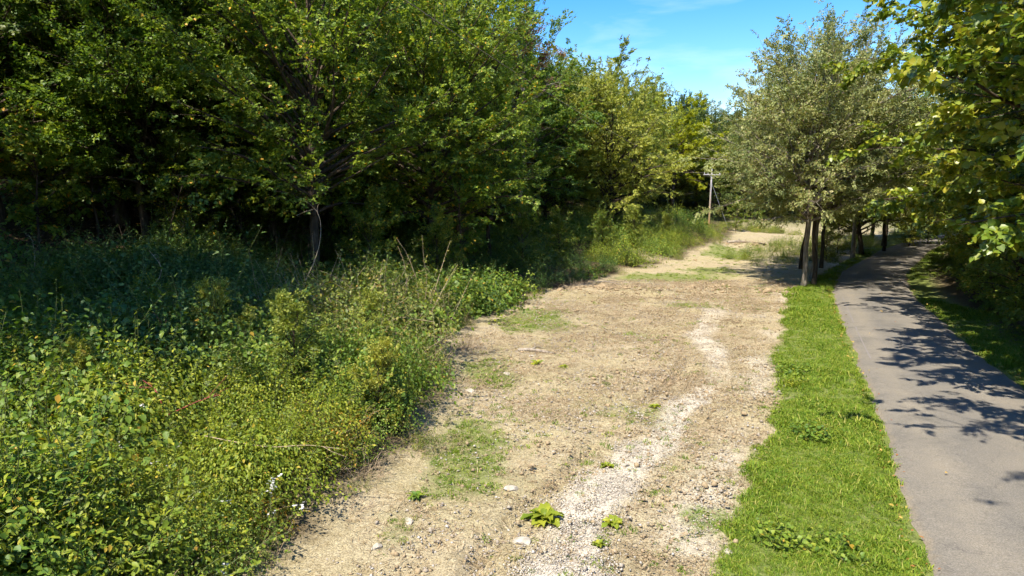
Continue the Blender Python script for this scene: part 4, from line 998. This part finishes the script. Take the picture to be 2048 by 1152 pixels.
fy3 = rng.uniform(7.5, 50, 700); q3 = np.where(rng.random(700) < 0.9, np.abs(rng.normal(0, 0.2, 700)) - 0.12, rng.uniform(0, ROAD_W, 700)); q3 = np.where(rng.random(700) < 0.35, ROAD_W - q3, q3)
tt = road_l(fy3 + .5) - road_l(fy3 - .5); nn_ = np.sqrt(1 + tt * tt)
fx3 = road_l(fy3) + q3 / nn_; fy3 = fy3 - q3 * tt / nn_
z3 = np.where((q3 > 0.1) & (q3 < ROAD_W - 0.1), road_z(fy3 + q3 * tt / nn_, np.clip(q3 / ROAD_W, 0, 1)) + 0.003, height(fx3, fy3) + 0.06)
scatter('fallen_leaves', np.stack([fx3, fy3, z3], -1), rots(rng, 700, 0.1), rng.uniform(0.45, 1.2, 700), rng.integers(0, 4, 700), FL, 'orange and brown leaves fallen along the road edges', 'fallen leaves')

# ------------------------------------------------------------------ utility pole and lines
POLE = np.array([27.3, 95.0]); pz = hz(*POLE)
pole = add('utility_pole', None, loc=(POLE[0], POLE[1], pz), rot=(0, R(1.0), 0), label='wooden utility pole with one crossarm, orange-brown below and grey above', cat='utility pole')
def pole_material():
    m, n, l, p = new_mat('pole_wood')
    t = n.new('ShaderNodeTexCoord'); sx = n.new('ShaderNodeSeparateXYZ'); l.new(t.outputs['Object'], sx.inputs[0])
    a = n.new('ShaderNodeTexNoise'); a.inputs['Scale'].default_value = 3; l.new(t.outputs['Object'], a.inputs['Vector'])
    s = n.new('ShaderNodeMath'); s.operation = 'MULTIPLY_ADD'; l.new(a.outputs['Fac'], s.inputs[0]); s.inputs[1].default_value = 2.0; l.new(sx.outputs['Z'], s.inputs[2])
    d = n.new('ShaderNodeMath'); d.operation = 'DIVIDE'; l.new(s.outputs[0], d.inputs[0]); d.inputs[1].default_value = 9.0
    r = ramp(n, [(0.0, (0.34, 0.17, 0.065)), (0.3, (0.31, 0.19, 0.10)), (0.5, (0.28, 0.23, 0.18)), (0.75, (0.36, 0.34, 0.31))]); l.new(d.outputs[0], r.inputs[0])
    l.new(r.outputs[0], p.inputs['Base Color']); p.inputs['Roughness'].default_value = 0.85
    return m
M['pole'] = pole_material()
M['arm'] = plain_mat('weathered_arm', (0.42, 0.39, 0.35), 0.85)
M['porcelain'] = plain_mat('insulator_grey', (0.5, 0.5, 0.5), 0.3, 0.1)
M['wire'] = plain_mat('cable', (0.22, 0.17, 0.12), 0.6, 0.1)
M['steel'] = plain_mat('galvanised', (0.4, 0.4, 0.4), 0.45, 0.1, 20, 0.6)
PH = 7.9
a = Acc(); a.add(*tube(np.array([[0, 0, z] for z in (-0.5, 0, 2, 4, 6, PH - 0.02, PH)]), [0.145, 0.14, 0.135, 0.125, 0.115, 0.105, 0.02], 14)); add('pole', a.mesh('pole', [M['pole']], True), pole)
def boxm(name, s, mat):
    x, y, z = (k / 2 for k in s); b = min(s) * 0.12
    v, f = [], []
    import bmesh
    bm = bmesh.new(); bmesh.ops.create_cube(bm, size=1.0); bmesh.ops.scale(bm, vec=s, verts=bm.verts); bmesh.ops.bevel(bm, geom=bm.edges[:], offset=b, segments=1, affect='EDGES')
    me = bpy.data.meshes.new(name); bm.to_mesh(me); bm.free(); me.materials.append(mat); return me
add('crossarm', boxm('crossarm', (2.35, 0.11, 0.13), M['arm']), pole, loc=(0, -0.17, PH - 0.62))
for s in (-1, 1):
    v, f = tube(np.array([[s * 0.02, -0.19, PH - 1.1], [s * 0.42, -0.24, PH - 0.68]]), 0.025, 6); a = Acc(); a.add(v, f); add('brace', a.mesh('brace', [M['arm']], True), pole)
ins_z = np.array([0, 0.05, 0.06, 0.1, 0.11, 0.16, 0.2, 0.22]); ins_r = np.array([0.015, 0.015, 0.06, 0.055, 0.04, 0.055, 0.035, 0.005])
a = Acc(); a.add(*tube(np.stack([ins_z * 0, ins_z * 0, ins_z], -1), ins_r, 10)); ins_me = a.mesh('insulator', [M['porcelain']], True)
for x in (-1.05, -0.55, 1.05): add('insulator', ins_me, pole, loc=(x, -0.17, PH - 0.56))
add('insulator', ins_me, pole, loc=(0, 0, PH))
def catenary(p, q, sag, n=40):
    t = np.linspace(0, 1, n)[:, None]; v = np.asarray(p) * (1 - t) + np.asarray(q) * t; v[:, 2] -= sag * 4 * t[:, 0] * (1 - t[:, 0]); return v
def cable(name, pts, r, label, cat='cable', mat='wire', group=None):
    a = Acc(); a.add(*tube(pts, r, 6)); return add(name, a.mesh(name, [M[mat]], True), label=label, cat=cat, group=group)
top = np.array([POLE[0], POLE[1], pz])
cable('power_line', catenary(top + [-0.15, -0.1, PH - 0.95], (-10.5, 9.0, 13.5), 1.3, 80), 0.014, 'power line running from the utility pole to the top edge, across the left wood')
cable('power_line', catenary(top + [-1.05, -0.17, PH - 0.36], (-4.0, 120.0, 12.5), 0.8), 0.015, 'thin cable leaving the crossarm to the left among the trees')
cable('guy_wire', np.array([top + [0.1, 0, PH - 1.6], top + [1.15, -0.8, PH * 0.4], top + [2.2, -1.6, 0.0]]), 0.02, 'guy wire stayed to the ground right of the utility pole', mat='steel')
cable('guy_wire', np.array([top + [-2.3, -3.0, 2.3], top + [-3.3, -3.6, 0.7]]), 0.025, 'short pale anchor rod in the weeds left of the utility pole', cat='anchor rod', mat='steel')

# ------------------------------------------------------------------ stones, wood, debris
def rock_mesh(seed, s, mat):
    import bmesh
    rg = np.random.default_rng(seed)
    bm = bmesh.new(); bmesh.ops.create_icosphere(bm, subdivisions=2, radius=1.0)
    dirs = rg.normal(0, 1, (9, 3)); dirs /= np.linalg.norm(dirs, axis=1)[:, None]; offs = rg.uniform(0.5, 0.85, 9)
    for v in bm.verts:
        c = np.array(v.co)
        for d, o_ in zip(dirs, offs):
            k = c @ d - o_
            if k > 0: c = c - d * k * 0.92
        v.co = c * np.array(s) * (1 + rg.normal(0, 0.02))
    me = bpy.data.meshes.new('rock'); bm.to_mesh(me); bm.free(); me.materials.append(mat); return me
M['limestone'] = plain_mat('limestone', (0.34, 0.30, 0.235), 0.9, 0.4, 9)
def rock(x, y, s, label, seed, dz=0.3, group=None):
    add('rock', rock_mesh(seed, s, M['limestone']), loc=(x, y, hz(x, y) + s[2] * (dz - 0.2)), rot=(0.1, 0.15, seed * 1.3), label=label, cat='rock', group=group)
rock(-2.55, 18.6, (0.36, 0.16, 0.15), 'long pale limestone block on the weedy bank', 1)
rock(-2.75, 19.1, (0.17, 0.13, 0.11), 'smaller pale stone just above the limestone block', 2)
rock(-2.3, 17.9, (0.13, 0.11, 0.08), 'pale stone just below the limestone block', 3)
rock(-0.15, 18.4, (0.13, 0.10, 0.06), 'flat pale stone out on the dirt right of the limestone block', 4)
rock(-1.05, 16.6, (0.12, 0.09, 0.06), 'pale stone on the dirt below the limestone block', 5)
rock(-0.3, 15.4, (0.12, 0.08, 0.05), 'small flat stone in the dirt above the near green patch', 6)
rock(0.15, 9.2, (0.15, 0.11, 0.07), 'pale angular stone at the lower end of the gravel track', 7)
rock(-1.9, 9.0, (0.10, 0.08, 0.06), 'round white stone near the bottom edge of the dirt', 8)
rock(-1.55, 9.7, (0.09, 0.07, 0.05), 'small white stone above the round white stone', 9)
rock(0.0, 10.9, (0.15, 0.10, 0.06), 'grey-brown stone half sunk left of the largest rosette', 10)
rock(2.05, 11.9, (0.13, 0.10, 0.05), 'white flat stone beside the upper gravel', 11)
rock(2.3, 12.1, (0.10, 0.08, 0.05), 'pinkish stone next to the white flat stone', 12)
rock(0.8, 12.6, (0.07, 0.06, 0.05), 'small bright stone alone in mid dirt', 13)
rock(3.05, 9.0, (0.09, 0.07, 0.04), 'flat stone near the verge at the bottom', 14)
rock(0.6, 20.6, (0.14, 0.1, 0.06), 'pale stone under the grey log', 15)
log_pts = np.array([[0, 0, 0.05], [0.35, -0.12, 0.09], [0.75, -0.32, 0.06], [1.1, -0.5, 0.03]])
def log(x, y, rz, s, label, mat='bark_pale', r=0.055):
    t = add('log', None, loc=(x, y, hz(x, y)), rot=(0, 0, rz), scale=s, label=label, cat='log')
    a = Acc(); a.add(*tube(log_pts, [r, r * 1.05, r * 0.9, r * 0.5], 9)); add('stem', a.mesh('log_stem', [M[mat]], True), t)
    a = Acc(); a.add(*tube(np.array([[0.4, -0.12, 0.09], [0.6, 0.05, 0.14], [0.85, 0.08, 0.06]]), [r * .6, r * .45, r * .25], 6)); add('limb', a.mesh('log_limb', [M[mat]], True), t)
log(0.2, 21.4, 0.1, 1.0, 'short grey log lying on the dirt near the weed edge')
log(21.0, 66.5, 0.4, 2.4, 'pale broken log beside the root heap below the pole', r=0.05)
log(4.9, 38.3, -0.4, 1.3, 'thin pale dead branch at the foot of the shaded brush', r=0.03)
log(23.5, 63.3, 2.6, 1.6, 'dark root log in the dirt heap', 'bark', 0.07)

# clods of the dirt heaps, each a lump of earth
hp = np.random.default_rng(9)
CL = [bpy.data.objects.new('clod_source', rock_mesh(400 + i, (0.16, 0.13, 0.09), M['clod'])) for i in range(4)]
cxs, cys = [], []
for (mx0, my0, sx, sy, n_) in ((22.6, 64, 1.5, 0.9, 120), (7.5, 34.7, 3.2, 0.6, 300), (4.0, 35.2, 1.4, 0.5, 60), (11.3, 53.5, 1.4, 1.2, 60), (1.0, 30.5, 0.6, 0.5, 10)):
    cxs.append(hp.normal(mx0, sx, n_)); cys.append(hp.normal(my0, sy, n_))
cxs, cys = np.concatenate(cxs), np.concatenate(cys)
scatter('dirt_clods', np.stack([cxs, cys, height(cxs, cys) + 0.02], -1), rots(hp, len(cxs), 0.4), hp.lognormal(-0.75, 0.5, len(cxs)), hp.integers(0, 4, len(cxs)), CL, 'lumps of bulldozed earth along the low dirt ridge and heap', 'dirt clods')
# dead brush lying along the dirt ridge
DB = [clump(351 + i, 'd', [M['straw'], M['stem_dry']], 26, 0.7, 1.7, 0.05, 'narrow', 4, 0.35, stemr=0.005, droop=-1.0) for i in range(2)]
dx = np.concatenate([hp.normal(4.5, 1.2, 26), hp.normal(8.5, 2.5, 16), hp.normal(22.8, 1.3, 22), hp.normal(-1.2, .6, 9), hp.normal(-2.6, .5, 8)]); dy = np.concatenate([hp.normal(35.5, .5, 26), hp.normal(34.9, .4, 16), hp.normal(64, .9, 22), hp.normal(20.3, 1.0, 9), hp.normal(10.6, .6, 8)])
scatter('dead_brush', np.stack([dx, dy, height(dx, dy)], -1), rots(hp, len(dx), 0.3), hp.uniform(0.5, 1.0, len(dx)), hp.integers(0, 2, len(dx)), DB, 'brown dead stalks heaped along the edge of the yard', 'dead brush')

# ------------------------------------------------------------------ single plants
def rosette(x, y, s, label, seed, n=18, mat='weed_yel'):
    n = int(n * 1.7); s *= 0.88
    """low plant of big leaves spreading from one root"""
    rg = np.random.default_rng(seed)
    t = add('rosette_plant', None, loc=(x, y, hz(x, y)), rot=(0, 0, rg.uniform(0, 6)), scale=s, label=label, cat='plant')
    cols = np.linspace(0, 1, 7)
    wid = np.array([0.05, 0.16, 0.34, 0.42, 0.36, 0.22, 0.02]) * 0.6
    base_v, ff = [], []
    for i, (c_, w_) in enumerate(zip(cols, wid)):
        zz = 0.22 * math.sin(c_ * 2.6) - 0.12 * c_ ** 2
        wv = 0.05 * math.sin(i * 2.1)
        base_v += [[c_, w_, zz + 0.06 * (w_ > 0) + wv], [c_, 0, zz], [c_, -w_, zz + 0.06 * (w_ > 0) - wv]]
    for i in range(6):
        k = i * 3; ff += [[k, k + 1, k + 4, k + 3], [k + 1, k + 2, k + 5, k + 4]]
    base_v, ff = np.array(base_v), np.array(ff)
    lms = []
    for j in range(4):
        vv = base_v + rg.normal(0, 0.032, base_v.shape) * (base_v[:, 0:1] > 0.05)
        lms.append(mesh_np('rosette_leaf', vv, [ff], [M[mat]], {'tint': np.full(len(vv), 0.35 + 0.2 * j)}, True))
    for i in range(n):
        ring = i / n
        l = add('leaf', lms[i % 4], t, loc=(0, 0, 0.01 + 0.05 * ring), rot=(rg.normal(0, 0.2), -R(2 + 22 * ring) + rg.normal(0, 0.15), i * 2.4 + rg.normal(0, 0.2)), scale=float(0.42 * (1 - 0.45 * ring) * rg.uniform(0.8, 1.2)))
    return t
rosette(0.48, 9.85, 0.92, 'largest bright green rosette plant, beside the gravel at the bottom', 1, 22)
rosette(1.53, 9.75, 0.62, 'darker rosette plant right of the near gravel', 2, 14)
rosette(1.72, 11.9, 0.42, 'small rosette plant on the dirt above the gravel', 3, 11)
rosette(0.75, 19.6, 0.62, 'rosette plant on the dirt near the grey log', 4, 12)
rosette(1.5, 19.1, 0.5, 'low green plant right of the rosette by the log', 5, 12)
rosette(3.4, 15.6, 0.45, 'small green plant left of the bend in the gravel track', 6, 12)
rosette(1.22, 9.05, 0.35, 'tiny green plant on the pale gravel at the bottom edge', 7, 9)
rosette(-1.55, 10.5, 0.5, 'small broad-leaved plant at the foot of the near thicket', 8, 11, 'weed_mid')

def broad_weed(x, y, s, label, seed, mat='weed_mid', stems=26, h=0.36, leaf=0.085, flowers=0.0, shape='wide'):
    src = clump(seed, 'b', [M[mat], M['stem']] + ([M['flower']] if flowers else []), stems, h, 0.9, leaf, shape, 8, 0.25, flowers=flowers)
    o = add('weed_plant', src.data, loc=(x, y, hz(x, y)), rot=(0, 0, seed), scale=s, label=label, cat='weed')
    return o
broad_weed(7.75, 18.4, 1.25, 'grey-green weed clump bulging from the verge edge halfway along', 501)
broad_weed(6.2, 13.4, 1.15, 'dark broad-leaved weed clump in the middle of the near verge', 502)
broad_weed(3.85, 9.2, 1.1, 'large dark broad-leaved weed clump at the bottom of the verge', 503)
broad_weed(4.55, 9.0, 1.0, 'smaller broad-leaved weed right of the large clump at the bottom', 504)
broad_weed(7.35, 17.2, 0.7, 'low bright weed below the grey-green clump on the verge edge', 505, 'weed_yel')
broad_weed(-3.1, 25.5, 1.5, 'pale round-leaved plant lit at the edge of the shade', 506, 'weed_yel', 10, 0.9, 0.12)
broad_weed(-0.6, 26.4, 1.3, 'upright sunlit weed at the corner of the dark brush', 507, 'weed_yel', 8, 0.9, 0.10)

def stalk(x, y, pts, label, mat='stem_dry', r=0.012, name='bare_cane', forks=3):
    z0 = hz(x, y)
    p = np.asarray(pts, float)
    t = np.linspace(0, 1, len(p)); tt = np.linspace(0, 1, len(p) * 5)
    pp = np.stack([np.interp(tt, t, p[:, k]) for k in range(3)], -1)
    ker = np.ones(5) / 5; q = pp.copy()
    for k in range(3): q[2:-2, k] = np.convolve(pp[:, k], ker, 'valid')
    a = Acc(); a.add(*tube(q, np.linspace(r, r * 0.35, len(q)), 6))
    rg = np.random.default_rng(int(abs(x * 97 + y * 13)))
    for k in range(forks):      # side twigs
        i = rg.integers(len(q) // 3, len(q) - 2); d = q[i + 1] - q[i]; d = d / np.linalg.norm(d) + rg.normal(0, 0.55, 3)
        a.add(*tube(curve_path(rg, q[i], d, rg.uniform(0.2, 0.6), 5, 0.16), np.linspace(r * 0.5, r * 0.2, 6), 5))
    return add(name, a.mesh(name, [M[mat]], True), loc=(x, y, z0), label=label, cat='stem')
stalk(-7.0, 21.5, [[0, 0, 0.2], [0.25, 0.3, 1.3], [0.55, 0.5, 1.9], [0.78, 0.6, 2.6], [0.85, 0.6, 3.3], [0.7, 0.6, 3.75], [0.5, 0.6, 3.7]], 'tall bare hooked stem rising from the brush in front of the leaning trunk', r=0.02)
stalk(-11.4, 19.6, [[0, 0, 0.2], [0.15, 0.1, 0.9], [0.5, 0.3, 1.5], [1.0, 0.4, 1.9], [1.1, 0.4, 2.3], [0.75, 0.4, 2.75]], 'bare arching cane with a kink in the shaded brush on the left', r=0.022)
stalk(-15.8, 22.3, [[0, 0, 0.2], [0.1, 0.1, 1.2], [0.0, 0.2, 1.9], [-0.25, 0.2, 2.1]], 'short bent bare stem among the leftmost shaded brush', r=0.015)
stalk(-7.3, 13.6, [[0, 0, 0.0], [0.12, 0, 0.5], [0.08, 0.1, 0.95], [0.2, 0.1, 1.35], [0.25, 0.1, 1.6]], 'upright crimson stem in the middle of the near thicket', 'stem_red', 0.014, 'red_cane')
stalk(-5.9, 11.0, [[0, 0, 0.1], [0.1, 0, 0.8], [0.0, 0, 1.15], [-0.25, 0.05, 1.3]], 'crooked crimson stem below the upright one', 'stem_red', 0.012, 'red_cane')
stalk(-5.6, 10.9, [[-0.3, 0, 0.75], [0.1, -0.1, 0.95], [0.55, -0.05, 1.15], [0.8, 0.0, 1.2]], 'crimson stem leaning right over the near thicket', 'stem_red', 0.010, 'red_cane')
stalk(-4.2, 10.0, [[-0.5, 0, 0.95], [0.2, -0.1, 0.85], [0.6, -0.1, 0.8], [1.1, -0.1, 0.85], [1.6, -0.15, 0.8]], 'long dry twig lying across the near edge of the thicket', r=0.008)
for i, (x, y, s, lab) in enumerate(((-3.9, 20.8, 1.0, 'tall leafy weed standing above the sunlit thicket, left one'), (-3.1, 22.8, 1.15, 'tallest leafy weed spire at the edge of the shade'), (-2.0, 23.4, 0.95, 'leafy weed spire leaning right beside the dirt'))):
    src = clump(520 + i, 's', [M['weed_yel'], M['stem']], 3, 1.7, 0.25, 0.11, 'oval', 40, 0.1, stemr=0.008, droop=-0.2)
    add('tall_weed', src.data, loc=(x, y, hz(x, y)), scale=s, label=lab, cat='weed')
for i, (x, y, s, lab) in enumerate(((-5.9, 10.4, 1.2, 'white-flowered plant left of the crimson stems'), (-7.6, 9.3, 1.1, 'white-flowered plant near the left bottom corner'), (-3.3, 8.6, 1.0, 'white-flowered plant at the bottom edge of the thicket'), (-4.0, 8.4, 0.9, 'second white-flowered plant at the bottom edge, farther left'), (-6.6, 13.4, 1.0, 'white-flowered plant in the shaded middle of the thicket'))):
    broad_weed(x, y, s, lab, 540 + i, 'weed_mid', 12, 0.95, 0.08, 0.4, 'oval')

# thin bare saplings in the shade of the left wood
sg = np.random.default_rng(31)
SAP = []
for k in range(4):
    a = Acc(); pth = curve_path(sg, (0, 0, -0.1), (sg.normal(0, .12), sg.normal(0, .12), 1), 3.6, 9, 0.07, 0.1); a.add(*tube(pth, np.linspace(0.022, 0.006, 10), 6))
    b = Acc()
    for j in range(6):
        q = pth[3 + j]; b.add(*tube(curve_path(sg, q, (sg.normal(), sg.normal(), 0.9), sg.uniform(0.4, 1.0), 4, 0.12, 0.1), np.linspace(0.008, 0.003, 5), 4))
    SAP.append((a.mesh('sapling_stem', [M['bark']], True), b.mesh('sapling_twigs', [M['bark']], True)))
for k in range(24):
    x = sg.uniform(-19, -5); y = sg.uniform(26.2, 31.5)
    if bank_l(np.array([y]))[0] - x < 6: continue
    t = add('bare_sapling', None, loc=(x, y, hz(x, y)), rot=(sg.normal(0, .06), sg.normal(0, .06), sg.uniform(0, 6)), scale=float(sg.uniform(.7, 1.2)), label='thin bare sapling in the dark at the foot of the left wood', cat='sapling', group='bare saplings at the foot of the left wood')
    add('stem', SAP[k % 4][0], t); add('twigs', SAP[k % 4][1], t)
